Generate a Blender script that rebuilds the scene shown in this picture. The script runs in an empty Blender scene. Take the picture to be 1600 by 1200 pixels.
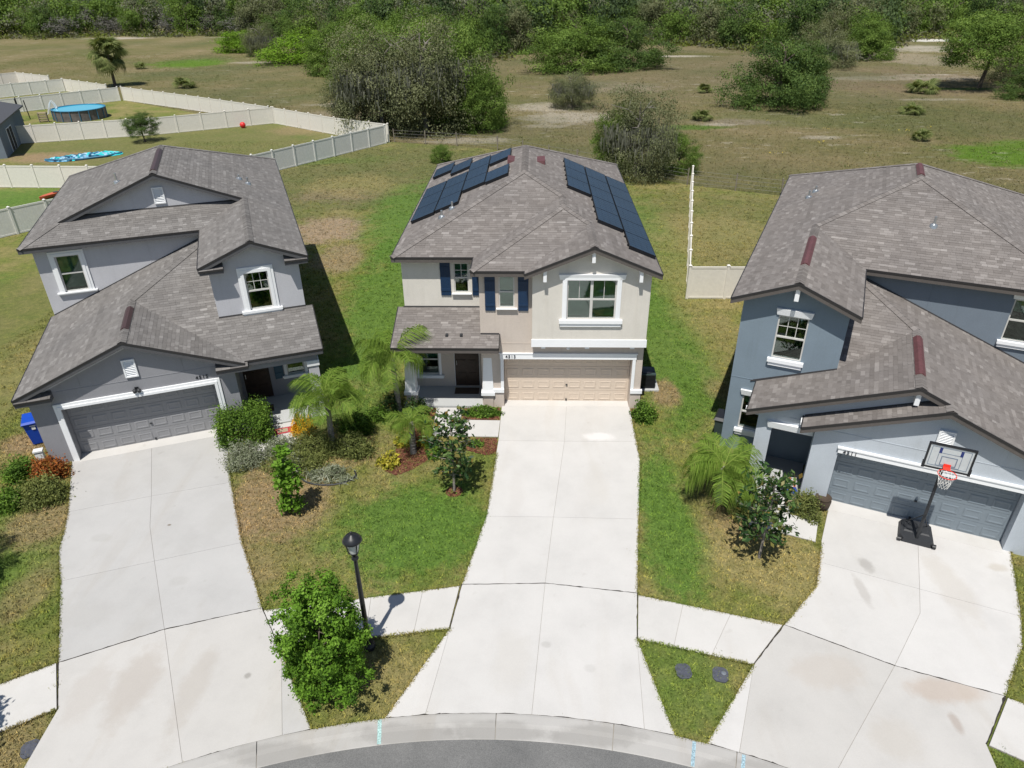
import bpy, math, random
import numpy as np
from mathutils import Matrix, Vector
R_ = math.radians
PI = math.pi
# ------------------------------------------------------------------ camera
scn = bpy.context.scene
C = scn.collection
def cam_axes(pitch, roll, yaw):
    cp, sp = math.cos(pitch), math.sin(pitch)
    F = Vector((0, cp, -sp)); U = Vector((0, sp, cp)); X = Vector((1, 0, 0))
    cr, sr = math.cos(roll), math.sin(roll)
    X, U = X*cr + U*sr, U*cr - X*sr
    Z = Matrix.Rotation(yaw, 3, 'Z')
    return Z @ X, Z @ U, Z @ F
CAMPOS = Vector((1.1086, -24.3017, 15.0285))
cd = bpy.data.cameras.new('camera'); cam = bpy.data.objects.new('camera', cd); C.objects.link(cam)
_x, _u, _f = cam_axes(R_(30.157), R_(-.5822), R_(1.9393))
M3 = Matrix((_x, _u, -_f)).transposed()
cam.matrix_world = Matrix.Translation(CAMPOS) @ M3.to_4x4()
cd.sensor_width = 36.0; cd.lens = 36.0*1102.84/1600; cd.clip_start = .1; cd.clip_end = 3000
scn.camera = cam
# ------------------------------------------------------------------ sky, sun, exposure
SUN_EL, SHADOW_AZ = R_(65.5), R_(75)
wd = bpy.data.worlds.new('World'); scn.world = wd; wd.use_nodes = True
nt = wd.node_tree
sky = nt.nodes.new('ShaderNodeTexSky'); sky.sky_type = 'NISHITA'; sky.sun_disc = False
sky.sun_elevation = SUN_EL
sdir = Vector((-math.cos(SHADOW_AZ)*math.cos(SUN_EL), -math.sin(SHADOW_AZ)*math.cos(SUN_EL), math.sin(SUN_EL)))
sky.sun_rotation = math.atan2(sdir.x, sdir.y)
sky.air_density = 1.0; sky.dust_density = .6; sky.ozone_density = 1.0
bg = nt.nodes['Background']; bg.inputs['Strength'].default_value = .08
nt.links.new(sky.outputs[0], bg.inputs['Color'])
sl = bpy.data.lights.new('sun', 'SUN'); sl.energy = 4.9; sl.angle = R_(.53); sl.color = (1, .965, .90)
so = bpy.data.objects.new('sun', sl); C.objects.link(so)
so.rotation_euler = sdir.to_track_quat('Z', 'Y').to_euler()
so.location = (0, -20, 40)
vs = scn.view_settings
scn.cycles.max_bounces = 6; scn.cycles.diffuse_bounces = 3; scn.cycles.glossy_bounces = 3; scn.cycles.transmission_bounces = 4; scn.cycles.transparent_max_bounces = 6
vs.view_transform = 'Standard'; vs.look = 'None'; vs.gamma = 1; vs.exposure = .13; vs.use_curve_mapping = False
# ------------------------------------------------------------------ materials
def new_mat(name):
    m = bpy.data.materials.new(name); m.use_nodes = True
    n = m.node_tree; return m, n, n.nodes['Principled BSDF']
def N(n, t, **k):
    d = n.nodes.new(t)
    for a, b in k.items():
        if a in d.inputs: d.inputs[a].default_value = b
        else: setattr(d, a, b)
    return d
def rgb(c): return (c[0], c[1], c[2], 1)
def mul(c, k): return tuple(min(1, v*k) for v in c)
def ramp(n, fac, stops):
    r = n.nodes.new('ShaderNodeValToRGB'); e = r.color_ramp.elements
    while len(e) < len(stops): e.new(.5)
    for i, (p, c) in enumerate(stops): e[i].position = p; e[i].color = rgb(c)
    n.links.new(fac, r.inputs[0]); return r.outputs[0]
def noise(n, vec, scale, detail=4, rough=.55, dist=0):
    d = N(n, 'ShaderNodeTexNoise', Scale=scale, Detail=detail, Roughness=rough, Distortion=dist)
    if vec is not None: n.links.new(vec, d.inputs['Vector'])
    return d.outputs['Fac']
def mixc(n, fac, a, b, mode='MIX'):
    d = n.nodes.new('ShaderNodeMix'); d.data_type = 'RGBA'; d.blend_type = mode
    for s, v in ((d.inputs[0], fac), (d.inputs[6], a), (d.inputs[7], b)):
        if isinstance(v, (int, float)): s.default_value = v
        elif isinstance(v, tuple): s.default_value = rgb(v)
        else: n.links.new(v, s)
    return d.outputs[2]
def mathn(n, op, a, b=None, clamp=False):
    d = n.nodes.new('ShaderNodeMath'); d.operation = op; d.use_clamp = clamp
    for i, v in enumerate((a, b)):
        if v is None: continue
        if isinstance(v, (int, float)): d.inputs[i].default_value = v
        else: n.links.new(v, d.inputs[i])
    return d.outputs[0]
def pos(n): return n.nodes.new('ShaderNodeNewGeometry').outputs['Position']
def attr(n, name):
    a = n.nodes.new('ShaderNodeAttribute'); a.attribute_name = name; return a.outputs['Fac']
def bump(n, h, strength, dist, bs):
    b = N(n, 'ShaderNodeBump', Strength=strength, Distance=dist); n.links.new(h, b.inputs['Height']); n.links.new(b.outputs[0], bs.inputs['Normal'])
def plain(name, col, rough=.6, metal=0, var=.06, vs=6, spec=.4, bmp=0):
    m, n, b = new_mat(name)
    b.inputs['Roughness'].default_value = rough; b.inputs['Metallic'].default_value = metal
    b.inputs['Specular IOR Level'].default_value = spec
    f = noise(n, pos(n), vs, 5, .6)
    n.links.new(ramp(n, f, [(.3, mul(col, 1-var*1.6)), (.7, mul(col, 1+var))]), b.inputs['Base Color'])
    if bmp: bump(n, noise(n, pos(n), 90, 3), bmp, .004, b)
    return m
def stucco(name, col):
    m, n, b = new_mat(name); p = pos(n)
    b.inputs['Roughness'].default_value = .92; b.inputs['Specular IOR Level'].default_value = .2
    big = ramp(n, noise(n, p, .9, 5, .6), [(.3, mul(col, .93)), (.7, mul(col, 1.04))])
    fine = ramp(n, noise(n, p, 45, 3, .7), [(.3, (.9, .9, .9)), (.7, (1.05, 1.05, 1.05))])
    c = mixc(n, 1.0, big, fine, 'MULTIPLY')
    mp = N(n, 'ShaderNodeMapping'); n.links.new(p, mp.inputs[0]); mp.inputs['Scale'].default_value = (5, 5, .35)
    streak = ramp(n, noise(n, mp.outputs[0], 1.2, 4, .6), [(.55, (1, 1, 1)), (.85, (.86, .85, .83))])
    c = mixc(n, .6, c, streak, 'MULTIPLY')
    n.links.new(c, b.inputs['Base Color'])
    bump(n, noise(n, p, 120, 4, .7), .35, .006, b); return m
def shaded(name, stops, rough=.8, spec=.2, gran=0, transl=0, bmp=0):
    """colour picked per piece by the stored face attribute 'shade' (each piece's own colour)"""
    m, n, b = new_mat(name)
    b.inputs['Roughness'].default_value = rough; b.inputs['Specular IOR Level'].default_value = spec
    c = ramp(n, attr(n, 'shade'), stops)
    if gran:
        g = ramp(n, noise(n, pos(n), gran, 3, .7), [(.3, (.82, .82, .82)), (.7, (1.12, 1.12, 1.12))])
        c = mixc(n, 1.0, c, g, 'MULTIPLY')
        w = ramp(n, noise(n, pos(n), .5, 4, .6), [(.3, (.9, .9, .9)), (.72, (1.06, 1.05, 1.03))])
        c = mixc(n, 1.0, c, w, 'MULTIPLY')
    n.links.new(c, b.inputs['Base Color'])
    if bmp: bump(n, noise(n, pos(n), 160, 3), bmp, .004, b)
    if transl:
        t = n.nodes.new('ShaderNodeBsdfTranslucent'); n.links.new(mixc(n, 1.0, c, (1.25, 1.2, .6), 'MULTIPLY'), t.inputs[0])
        mx = n.nodes.new('ShaderNodeMixShader'); mx.inputs[0].default_value = transl
        out = n.nodes['Material Output']
        n.links.new(b.outputs[0], mx.inputs[1]); n.links.new(t.outputs[0], mx.inputs[2]); n.links.new(mx.outputs[0], out.inputs[0])
    return m
def blobs(n, p, base, lst):
    """patches with a shape of their own: (x, y, rx, ry, colour, strength)"""
    sep = n.nodes.new('ShaderNodeSeparateXYZ'); n.links.new(p, sep.inputs[0])
    w1 = mathn(n, 'MULTIPLY', mathn(n, 'SUBTRACT', noise(n, p, .55, 6, .65), .5), 1.7)
    w2 = mathn(n, 'MULTIPLY', mathn(n, 'SUBTRACT', noise(n, p, .09, 4, .6), .5), 1.1)
    w3 = mathn(n, 'MULTIPLY', mathn(n, 'SUBTRACT', noise(n, p, 3.5, 4, .7), .5), .9)
    w = mathn(n, 'ADD', w3, mathn(n, 'ADD', w1, w2)); c = base
    for (x, y, rx, ry, col, st) in lst:
        dx = mathn(n, 'MULTIPLY', mathn(n, 'SUBTRACT', sep.outputs[0], x), 1/rx)
        dy = mathn(n, 'MULTIPLY', mathn(n, 'SUBTRACT', sep.outputs[1], y), 1/ry)
        d = mathn(n, 'SQRT', mathn(n, 'ADD', mathn(n, 'MULTIPLY', dx, dx), mathn(n, 'MULTIPLY', dy, dy)))
        d = mathn(n, 'ADD', d, w)
        f = N(n, 'ShaderNodeMapRange'); f.interpolation_type = 'SMOOTHSTEP'
        n.links.new(d, f.inputs[0]); f.inputs[1].default_value = .55; f.inputs[2].default_value = 1.25
        f.inputs[3].default_value = st; f.inputs[4].default_value = 0
        c = mixc(n, f.outputs[0], c, col)
    return c
GREEN, OLIVE, STRAW, DIRT = (.088, .165, .03), (.15, .165, .046), (.27, .225, .105), (.27, .19, .12)
LAWN_BLOBS = [(-13, 37, 17, 15, (.115, .12, .055), .75), (-38, 52, 24, 14, (.135, .14, .055), .75), (15, 24, 9, 9, (.13, .13, .055), .6), (-23, 8, 6, 16, (.12, .13, .045), .55), (-6.6, 10, 2.7, 14, GREEN, .88), (-8.2, 26, 3.2, 9, GREEN, .8), (7.4, 6, 1.8, 10, GREEN, .85), (8.6, 20, 2.2, 10, GREEN, .5), (-2.6, -7.4, 2.9, 2.5, GREEN, .9),
    (5.4, -6.6, 1.1, 4.2, GREEN, .9), (-15.5, -10.2, 2.6, 3.8, GREEN, .6), (5.0, -12.7, 1.1, 1.6, GREEN, .5), (-41, 30, 5, 3.5, GREEN, .8), (-21, 43, 9, 2, GREEN, .35),
    (-13, 22.5, 2.5, 3.2, (.27, .205, .145), .95), (-10.8, 17.0, 1.4, 2.6, (.25, .19, .125), .8), (-14.5, 31, 3.5, 2.5, (.19, .15, .1), .7), (-7.3, -6.5, 2.1, 1.9, DIRT, .75), (-6.9, -9.0, 1.2, 1.4, DIRT, .35), (-46, 44.5, 4.5, 2.6, DIRT, .85), (-25, 58, 5, 2.5, DIRT, .45),
    (8.4, -8.9, 1.9, 1.6, STRAW, .75), (7.4, -6.6, 1.2, 1.2, DIRT, .55), (-21, 4, 3, 4, STRAW, .4), (-17.6, -3.0, 1.0, 1.0, DIRT, .8), (-14.6, -7.6, 1.1, 1.2, DIRT, .7), (-13.2, -10.6, .7, 1.2, DIRT, .45), (-6.3, -3.6, 2.3, 1.6, DIRT, .6),
    (6.6, .8, .6, 1.2, DIRT, .8), (8.9, 1.2, .7, .9, DIRT, .4), (-14, 34, 4, 4, STRAW, .45), (13, 22, 4, 5, STRAW, .4), (-6.4, -3.2, 2.0, 1.2, STRAW, .5), (10, 12, 2.2, 9, STRAW, .35), (-2.6, -12.9, 1.6, 1.0, STRAW, .5), (-11, -15, 1.4, 1.2, DIRT, .4)]
def lawn_mat(name, bright=1.0, blade=False):
    m, n, b = new_mat(name); p = pos(n)
    b.inputs['Roughness'].default_value = .9; b.inputs['Specular IOR Level'].default_value = .15
    base = ramp(n, noise(n, p, .32, 6, .65), [(.3, mul((.105, .155, .034), bright)), (.44, mul(OLIVE, bright)), (.56, mul((.205, .185, .075), bright)), (.72, mul(STRAW, bright))])
    c = blobs(n, p, base, [(x, y, rx, ry, mul(k, bright), s) for x, y, rx, ry, k, s in LAWN_BLOBS])
    mott = ramp(n, noise(n, p, 3.2, 8, .78), [(.3, (.5, .54, .44)), (.42, (.82, .85, .76)), (.52, (1, 1, 1)), (.64, (1.3, 1.24, 1.06)), (.74, (1.6, 1.46, 1.15))])
    c = mixc(n, .9, c, mott, 'MULTIPLY')
    fine = ramp(n, noise(n, p, 15, 6, .8), [(.32, (.5, .53, .46)), (.5, (1, 1, 1)), (.68, (1.55, 1.46, 1.22))])
    c = mixc(n, .8, c, fine, 'MULTIPLY')
    if blade:
        v = ramp(n, attr(n, 'shade'), [(0, (.5, .56, .46)), (.5, (1, 1, 1)), (1, (1.6, 1.46, 1.1))])
        c = mixc(n, 1.0, c, v, 'MULTIPLY')
    n.links.new(c, b.inputs['Base Color'])
    if not blade: bump(n, noise(n, p, 22, 5, .8), .8, .05, b)
    return m
FGREEN, SAND, RUST = (.13, .225, .03), (.56, .5, .42), (.235, .175, .115)
FIELD_BLOBS = [(33, 120, 40, 45, (.2, .165, .105), .5), (62, 96, 20, 16, RUST, .6), (10, 66, 9, 12, (.22, .18, .115), .6), (-8, 58, 10, 8, (.2, .165, .105), .5),
    (-68.5, 130, 8.5, 9, FGREEN, 1), (44.5, 44.5, 5.5, 5.0, FGREEN, 1), (52, 49, 6, 3, FGREEN, .9), (-62, 112, 10, 4, (.13, .15, .06), .6), (63, 87.8, 5.5, 1.3, (.05, .1, .02), .9), (19, 59, 4, 1.6, (.1, .19, .03), .8), (30, 64, 12, 6, (.16, .175, .07), .6), (24, 62, 5, 2.2, (.33, .27, .22), .55), (6, 84, 3, 2.5, (.09, .16, .03), .7), (35, 140, 9, 4, (.15, .14, .04), .8), (48, 62, 12, 9, (.14, .15, .065), .5),
    (-56, 130, 5, 2.2, SAND, .55), (2.6, 73, 5.5, 4.0, SAND, .6), (5.5, 65.5, 5.5, 4.4, SAND, .6), (12, 92, 9, 6, (.4, .32, .25), .5), (74, 132, 9, 14, (.45, .38, .3), .5), (-23, 68, 7, 4, (.4, .34, .27), .4), (60, 100, 14, 3, SAND, .35), (2.2, 60, 2.4, 1.2, SAND, .4), (31, 137, 7, 2.2, SAND, .8), (86, 150, 8, 9, SAND, .85), (100, 171, 14, 4, (.75, .72, .66), .95), (22, 60.5, 2.5, 1.0, SAND, .5), (31, 53, 2.5, 1.2, SAND, .45), (-72, 198, 20, 2.5, (.6, .56, .5), .8), (-118, 198, 10, 4, SAND, .7), (-5, 52, 5, 1.6, SAND, .45), (-17, 70, 3, 2, SAND, .3), (55, 78, 5, 1, SAND, .4), (66, 104, 6, 1.2, SAND, .45), (-25, 76, 5, 2, SAND, .4)]
def field_mat(name, bright=1.0, blade=False):
    m, n, b = new_mat(name); p = pos(n)
    b.inputs['Roughness'].default_value = .95; b.inputs['Specular IOR Level'].default_value = .1
    base = ramp(n, noise(n, p, .055, 8, .72), [(.3, mul((.13, .15, .052), bright)), (.43, mul((.185, .175, .072), bright)), (.55, mul((.235, .2, .1), bright)), (.7, mul((.3, .24, .135), bright))])
    c = blobs(n, p, base, [(x, y, rx, ry, mul(k, bright), s) for x, y, rx, ry, k, s in FIELD_BLOBS])
    mp = N(n, 'ShaderNodeMapping'); n.links.new(p, mp.inputs[0]); mp.inputs['Scale'].default_value = (.35, 1, 1)
    sp = ramp(n, noise(n, mp.outputs[0], .8, 8, .8), [(.56, (0, 0, 0)), (.66, (1, 1, 1))])
    clus = ramp(n, noise(n, p, .045, 5, .6), [(.43, (0, 0, 0)), (.58, (1, 1, 1))])
    c = mixc(n, mathn(n, 'MULTIPLY', mathn(n, 'MULTIPLY', sp, clus), .8), c, SAND)
    gz = ramp(n, noise(n, p, .03, 6, .65), [(.48, (0, 0, 0)), (.62, (1, 1, 1))])
    c = mixc(n, mathn(n, 'MULTIPLY', gz, .5), c, mul((.115, .135, .06), bright))
    mott = ramp(n, noise(n, p, 1.1, 7, .75), [(.3, (.76, .79, .76)), (.5, (1, 1, 1)), (.72, (1.2, 1.17, 1.13))])
    c = mixc(n, .9, c, mott, 'MULTIPLY')
    fine = ramp(n, noise(n, p, 4, 6, .8), [(.3, (.72, .74, .7)), (.52, (1, 1, 1)), (.75, (1.25, 1.22, 1.16))])
    c = mixc(n, .8, c, fine, 'MULTIPLY')
    if blade:
        v = ramp(n, attr(n, 'shade'), [(0, (.8, .84, .76)), (.5, (1.05, 1.05, 1.0)), (1, (1.35, 1.28, 1.15))])
        c = mixc(n, 1.0, c, v, 'MULTIPLY')
    n.links.new(c, b.inputs['Base Color'])
    if not blade: bump(n, noise(n, p, 5, 6, .8), .9, .25, b)
    return m
def concrete(name, col, stain=.5, spots=()):
    m, n, b = new_mat(name); p = pos(n)
    b.inputs['Roughness'].default_value = .88; b.inputs['Specular IOR Level'].default_value = .25
    oi = n.nodes.new('ShaderNodeObjectInfo')
    c = ramp(n, noise(n, p, .7, 7, .62), [(.28, mul(col, .92)), (.5, col), (.72, mul(col, 1.05))])
    v = ramp(n, oi.outputs['Random'], [(0, (.965, .96, .95)), (1, (1.03, 1.025, 1.02))])
    c = mixc(n, 1.0, c, v, 'MULTIPLY')
    mp = N(n, 'ShaderNodeMapping'); n.links.new(p, mp.inputs[0]); mp.inputs['Scale'].default_value = (1.5, .35, 1)
    st = ramp(n, noise(n, mp.outputs[0], .55, 5, .6, .6), [(.56, (1, 1, 1)), (.8, (.87, .83, .775))])
    c = mixc(n, stain, c, st, 'MULTIPLY')
    sp = ramp(n, noise(n, p, 2.6, 3, .4), [(.70, (1, 1, 1)), (.78, (.86, .85, .83))])
    c = mixc(n, .55, c, sp, 'MULTIPLY')
    if spots: c = blobs(n, p, c, spots)
    fine = ramp(n, noise(n, p, 70, 3, .7), [(.3, (.93, .93, .93)), (.7, (1.05, 1.05, 1.05))])
    c = mixc(n, .8, c, fine, 'MULTIPLY')
    n.links.new(c, b.inputs['Base Color'])
    bump(n, noise(n, p, 60, 4, .7), .25, .004, b); return m
def glass_mat(name, tint=(.52, .72, .63)):
    m, n, b = new_mat(name); n.nodes.remove(b)
    t = N(n, 'ShaderNodeBsdfTransparent'); t.inputs[0].default_value = rgb(tint)
    g = N(n, 'ShaderNodeBsdfGlossy', Roughness=.03); g.inputs[0].default_value = (1, 1, 1, 1)
    fr = N(n, 'ShaderNodeFresnel', IOR=1.6)
    f = mathn(n, 'ADD', mathn(n, 'MULTIPLY', fr.outputs[0], 1.1), .05, True)
    mx = n.nodes.new('ShaderNodeMixShader'); n.links.new(f, mx.inputs[0]); n.links.new(t.outputs[0], mx.inputs[1]); n.links.new(g.outputs[0], mx.inputs[2])
    n.links.new(mx.outputs[0], n.nodes['Material Output'].inputs[0]); return m
M = {}
M['lawn'] = lawn_mat('lawn_soil'); M['lawn_blade'] = lawn_mat('lawn_blades', 1.3, True)
M['field'] = field_mat('field_soil', .84); M['field_blade'] = field_mat('field_blades', .92, True)
M['conc'] = concrete('driveway_concrete', (.505, .494, .48), .4, [(10.86, -8.9, .2, .3, (.2, .185, .165), .4), (10.35, -9.8, .14, .7, (.3, .275, .25), .4), (3.55, -2.4, .7, .28, (.6, .585, .57), .9), (1.5, -11.9, .12, .1, (.25, .24, .22), .25), (2.6, -12.6, .16, .14, (.3, .29, .27), .22), (.6, -12.3, .5, .9, (.46, .44, .41), .5), (3.3, -5.2, .5, 1.3, (.47, .45, .42), .5), (12.9, -9.6, .5, 1.4, (.44, .41, .37), .5), (14.6, -8.9, .3, .2, (.4, .36, .3), .5), (.6, -6, .3, 1.6, (.48, .46, .44), .5)]); M['walk'] = concrete('sidewalk_concrete', (.5, .488, .47), .4)
M['conc_grey'] = concrete('weathered_concrete', (.41, .404, .396), .6, [(-12.2, -8.2, .3, .22, (.33, .32, .3), .3), (-9.0, -9.9, .25, .18, (.34, .33, .31), .25), (-10.9, -11.2, .9, .5, (.37, .36, .345), .5), (-8.8, -6.9, .5, .8, (.385, .375, .36), .5), (-11.9, -5.1, .4, .5, (.38, .37, .355), .5), (-10.35, -7.55, .07, .05, (.15, .12, .08), .8)]); M['conc_warm'] = concrete('stained_concrete', (.455, .442, .424), .6, [(11.2, -13.05, .85, .42, (.36, .255, .18), .38), (10.9, -13.9, .14, .3, (.28, .22, .18), .5), (8.4, -12.6, .9, .5, (.39, .34, .29), .35), (9.3, -14.3, .6, .6, (.41, .38, .34), .5), (-8.6, -13.2, .5, 1.5, (.38, .345, .31), .6), (-7.1, -13.4, .35, 1.5, (.38, .35, .315), .55), (-9.6, -13.6, .4, .8, (.4, .37, .34), .5), (-5.9, -13.0, .1, .1, (.2, .19, .17), .6)])
M['curb'] = concrete('curb_concrete', (.385, .375, .36), .9, [(CX, CY, 1.2, .25, (.25, .24, .225), .6) for CX, CY in ((-4.5, -15.0), (-1.6, -14.5), (2.6, -14.4), (5.6, -15.1), (0.4, -14.35))]); M['gap'] = plain('joint_base', (.27, .25, .22), .95); M['tar'] = plain('expansion_joint', (.035, .03, .025), .95, 0, .3, 30)  # gap: mid-grey base under slabs and curb, seen in the joints
M['slab'] = concrete('porch_concrete', (.42, .43, .43), .3)
a_, n_, b_ = new_mat('asphalt'); p_ = pos(n_); b_.inputs['Roughness'].default_value = .9
n_.links.new(mixc(n_, .9, ramp(n_, noise(n_, p_, .8, 6, .6), [(.3, (.115, .115, .113)), (.7, (.165, .163, .158))]), ramp(n_, noise(n_, p_, 55, 3, .8), [(.3, (.6, .6, .6)), (.72, (1.5, 1.5, 1.5))]), 'MULTIPLY'), b_.inputs['Base Color'])
bump(n_, noise(n_, p_, 60, 3, .8), .6, .01, b_); M['asphalt'] = a_
M['shingle'] = shaded('roof_shingles', [(0, (.13, .118, .111)), (.3, (.166, .15, .141)), (.6, (.208, .19, .18)), (.82, (.262, .242, .23)), (1, (.37, .345, .33))], .93, .12, 55, 0, .3)
M['shingle_grey'] = shaded('roof_shingles_grey', [(0, (.122, .115, .11)), (.3, (.156, .147, .141)), (.6, (.196, .186, .179)), (.82, (.246, .235, .227)), (1, (.345, .33, .32))], .93, .12, 55, 0, .3)
M['flash'] = plain('dark_drip_edge', (.028, .026, .026), .5)
M['fascia_brown'] = plain('fascia_taupe', (.105, .092, .084), .6); M['fascia_grey'] = plain('fascia_charcoal', (.085, .085, .09), .6)
M['cream'] = stucco('stucco_cream', (.66, .625, .565)); M['tan'] = stucco('stucco_tan', (.56, .49, .43))
M['lgrey'] = stucco('stucco_light_grey', (.51, .51, .535)); M['dgrey'] = stucco('stucco_mid_grey', (.285, .285, .303))
M['blue'] = stucco('stucco_steel_blue', (.2, .252, .298)); M['lblue'] = stucco('stucco_pale_blue', (.475, .515, .56)); M['sblue'] = stucco('stucco_slate_blue', (.175, .21, .25))
M['white'] = plain('white_trim', (.82, .83, .84), .55, 0, .015); M['white_s'] = plain('white_vinyl', (.56, .55, .52), .4, 0, .03)
M['bronze'] = plain('bronze_door', (.022, .019, .017), .4); M['wood'] = plain('door_wood', (.045, .028, .02), .45, 0, .2)
M['gtan'] = plain('garage_door_tan', (.60, .50, .405), .55, 0, .03); M['ggrey'] = plain('garage_door_grey', (.25, .25, .26), .5, 0, .03); M['gblue'] = plain('garage_door_slate', (.185, .22, .25), .5, 0, .03)
M['navy'] = plain('shutter_navy', (.009, .032, .08), .5); M['teal'] = plain('shutter_teal', (.03, .09, .14), .5)
M['glass'] = glass_mat('window_glass'); M['blind'] = plain('window_blind', (.62, .67, .63), .7); M['dark'] = plain('room_dark', (.03, .03, .03), .9)
M['curtain'] = plain('curtain', (.2, .24, .25), .9)
M['maroon'] = plain('maroon_vent', (.115, .046, .048), .6, 0, .15, 8); M['brownvent'] = plain('brown_vent', (.065, .04, .04), .5)
M['metal'] = plain('galvanised', (.5, .52, .53), .35, .8); M['black'] = plain('black_paint', (.016, .017, .02), .4); M['blackp'] = plain('black_plastic', (.03, .032, .036), .55)
M['solar'] = plain('solar_cells', (.012, .028, .058), .32, 0, .1, .6, .22); M['sframe'] = plain('solar_frame', (.008, .009, .012), .45)
M['almond'] = plain('almond_vinyl', (.72, .685, .62), .5, 0, .04); M['vinyl'] = plain('white_vinyl_fence', (.72, .71, .67), .5, 0, .05)
M['bark'] = plain('bark', (.13, .105, .085), .95, 0, .3, 9, .1, .6); M['barkg'] = plain('grey_bark', (.25, .225, .2), .95, 0, .3, 14, .1, .6)
M['mulch'] = shaded('mulch_chips', [(0, (.07, .026, .017)), (.5, (.16, .06, .038)), (1, (.27, .125, .08))], .9, .1); M['mulchbase'] = plain('mulch_soil', (.13, .05, .033), .95, 0, .3, 12)
M['blueplastic'] = plain('blue_bin', (.008, .06, .42), .35, 0, .05); M['pvcwhite'] = plain('white_plastic', (.75, .76, .76), .4)
M['poolwall'] = plain('pool_wall', (.14, .125, .12), .6, 0, .2, 2); M['poolrim'] = plain('pool_rim', (.04, .16, .26), .5)
m_, n_, b_ = new_mat('pool_water'); b_.inputs['Base Color'].default_value = (.05, .42, .60, 1); b_.inputs['Roughness'].default_value = .08; bump(n_, noise(n_, pos(n_), 2.5, 3), .15, .05, b_); M['water'] = m_
M['orange'] = plain('orange_rim', (.75, .05, .03), .4); M['net'] = plain('net_cord', (.72, .71, .68), .8); M['board'] = plain('backboard', (.52, .545, .55), .3, 0, .05); M['boardline'] = plain('backboard_line', (.17, .21, .27), .4); M['boardblue'] = plain('backboard_blue', (.02, .035, .16), .4)
M['cyan'] = plain('marking_paint', (.34, .5, .48), .9, 0, .4, 30); M['cyan2'] = plain('marking_paint_blue', (.31, .44, .5), .9, 0, .4, 30); M['lid'] = plain('meter_lid', (.075, .08, .10), .6, 0, .2, 14); M['lamp'] = plain('lamp_lens', (.62, .63, .6), .3)
M['ball'] = plain('red_ball', (.65, .03, .03), .4); M['wood_post'] = plain('post_wood', (.22, .19, .15), .9); M['wire'] = plain('fence_wire', (.22, .21, .2), .6)
M['matred'] = plain('mat_red', (.42, .05, .06), .9, 0, .3, 25); M['mattan'] = plain('mat_tan', (.35, .28, .19), .9); M['matdark'] = plain('mat_brown', (.07, .05, .035), .95)
M['stripe'] = plain('orange_fabric', (.62, .2, .08), .85); M['flagblue'] = plain('blue_fabric', (.02, .05, .22), .8); M['flagwhite'] = plain('white_fabric', (.75, .74, .7), .8)
M['acbox'] = plain('dark_green_metal', (.04, .06, .058), .5)
def leaf(name, cols, tr=.3, rough=.65): 
    k = len(cols); return shaded(name, [(i/(k-1), c) for i, c in enumerate(cols)], rough, .12, 0, tr)
M['lf_oak'] = leaf('oak_leaves', [(.042, .078, .016), (.09, .15, .028), (.15, .23, .044), (.22, .31, .072)])
M['lf_moss'] = leaf('mossy_oak_leaves', [(.07, .082, .042), (.125, .142, .068), (.185, .2, .1), (.26, .27, .15)])
M['lf_dark'] = leaf('dark_oak_leaves', [(.03, .058, .02), (.06, .105, .028), (.105, .165, .04), (.16, .225, .062)])
M['lf_bright'] = leaf('bright_vine_leaves', [(0.077, 0.154, 0.011), (0.121, 0.220, 0.018), (0.165, 0.286, 0.024), (0.220, 0.352, 0.044)])
M['lf_grey'] = leaf('bare_grey_twigs', [(0.082, 0.078, 0.067), (0.115, 0.112, 0.097), (0.149, 0.145, 0.126), (0.179, 0.175, 0.156)], .1)
M['lf_front'] = leaf('shade_tree_leaves', [(0.048, 0.106, 0.013), (0.088, 0.181, 0.018), (0.138, 0.269, 0.027), (0.219, 0.375, 0.056)])
M['lf_mag'] = leaf('magnolia_leaves', [(0.018, 0.045, 0.015), (0.037, 0.081, 0.022), (0.069, 0.125, 0.035), (0.125, 0.188, 0.062), (0.250, 0.150, 0.037)], .15, .35)
M['lf_hedge'] = leaf('hedge_leaves', [(0.041, 0.081, 0.016), (0.081, 0.149, 0.024), (0.128, 0.230, 0.032), (0.189, 0.297, 0.047)])
M['lf_silver'] = leaf('silver_leaves', [(0.115, 0.138, 0.081), (0.196, 0.224, 0.138), (0.287, 0.310, 0.218), (0.414, 0.437, 0.345)])
M['lf_olive'] = leaf('olive_leaves', [(0.081, 0.101, 0.034), (0.135, 0.162, 0.051), (0.203, 0.230, 0.068), (0.270, 0.290, 0.101)])
M['lf_yellow'] = leaf('variegated_leaves', [(0.080, 0.120, 0.015), (0.280, 0.280, 0.030), (0.500, 0.430, 0.050), (0.620, 0.550, 0.120)])
M['lf_orange'] = leaf('orange_foliage', [(0.115, 0.040, 0.023), (0.253, 0.081, 0.029), (0.414, 0.138, 0.034), (0.230, 0.161, 0.046)])
M['lf_gold'] = leaf('golden_grass', [(0.420, 0.220, 0.010), (0.620, 0.340, 0.012), (0.750, 0.440, 0.020), (0.800, 0.520, 0.080)])
M['lf_palm'] = leaf('palm_fronds', [(0.078, 0.137, 0.021), (0.130, 0.215, 0.031), (0.195, 0.293, 0.046), (0.312, 0.364, 0.091)])
M['lf_sabal'] = leaf('sabal_fronds', [(0.070, 0.098, 0.028), (0.126, 0.161, 0.049), (0.210, 0.238, 0.084), (0.336, 0.336, 0.154)])
M['moss'] = leaf('hanging_moss', [(.1, .105, .08), (.15, .155, .12), (.2, .2, .16)], .2)
M['petal'] = plain('yellow_flower', (.8, .6, .03), .7)
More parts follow.
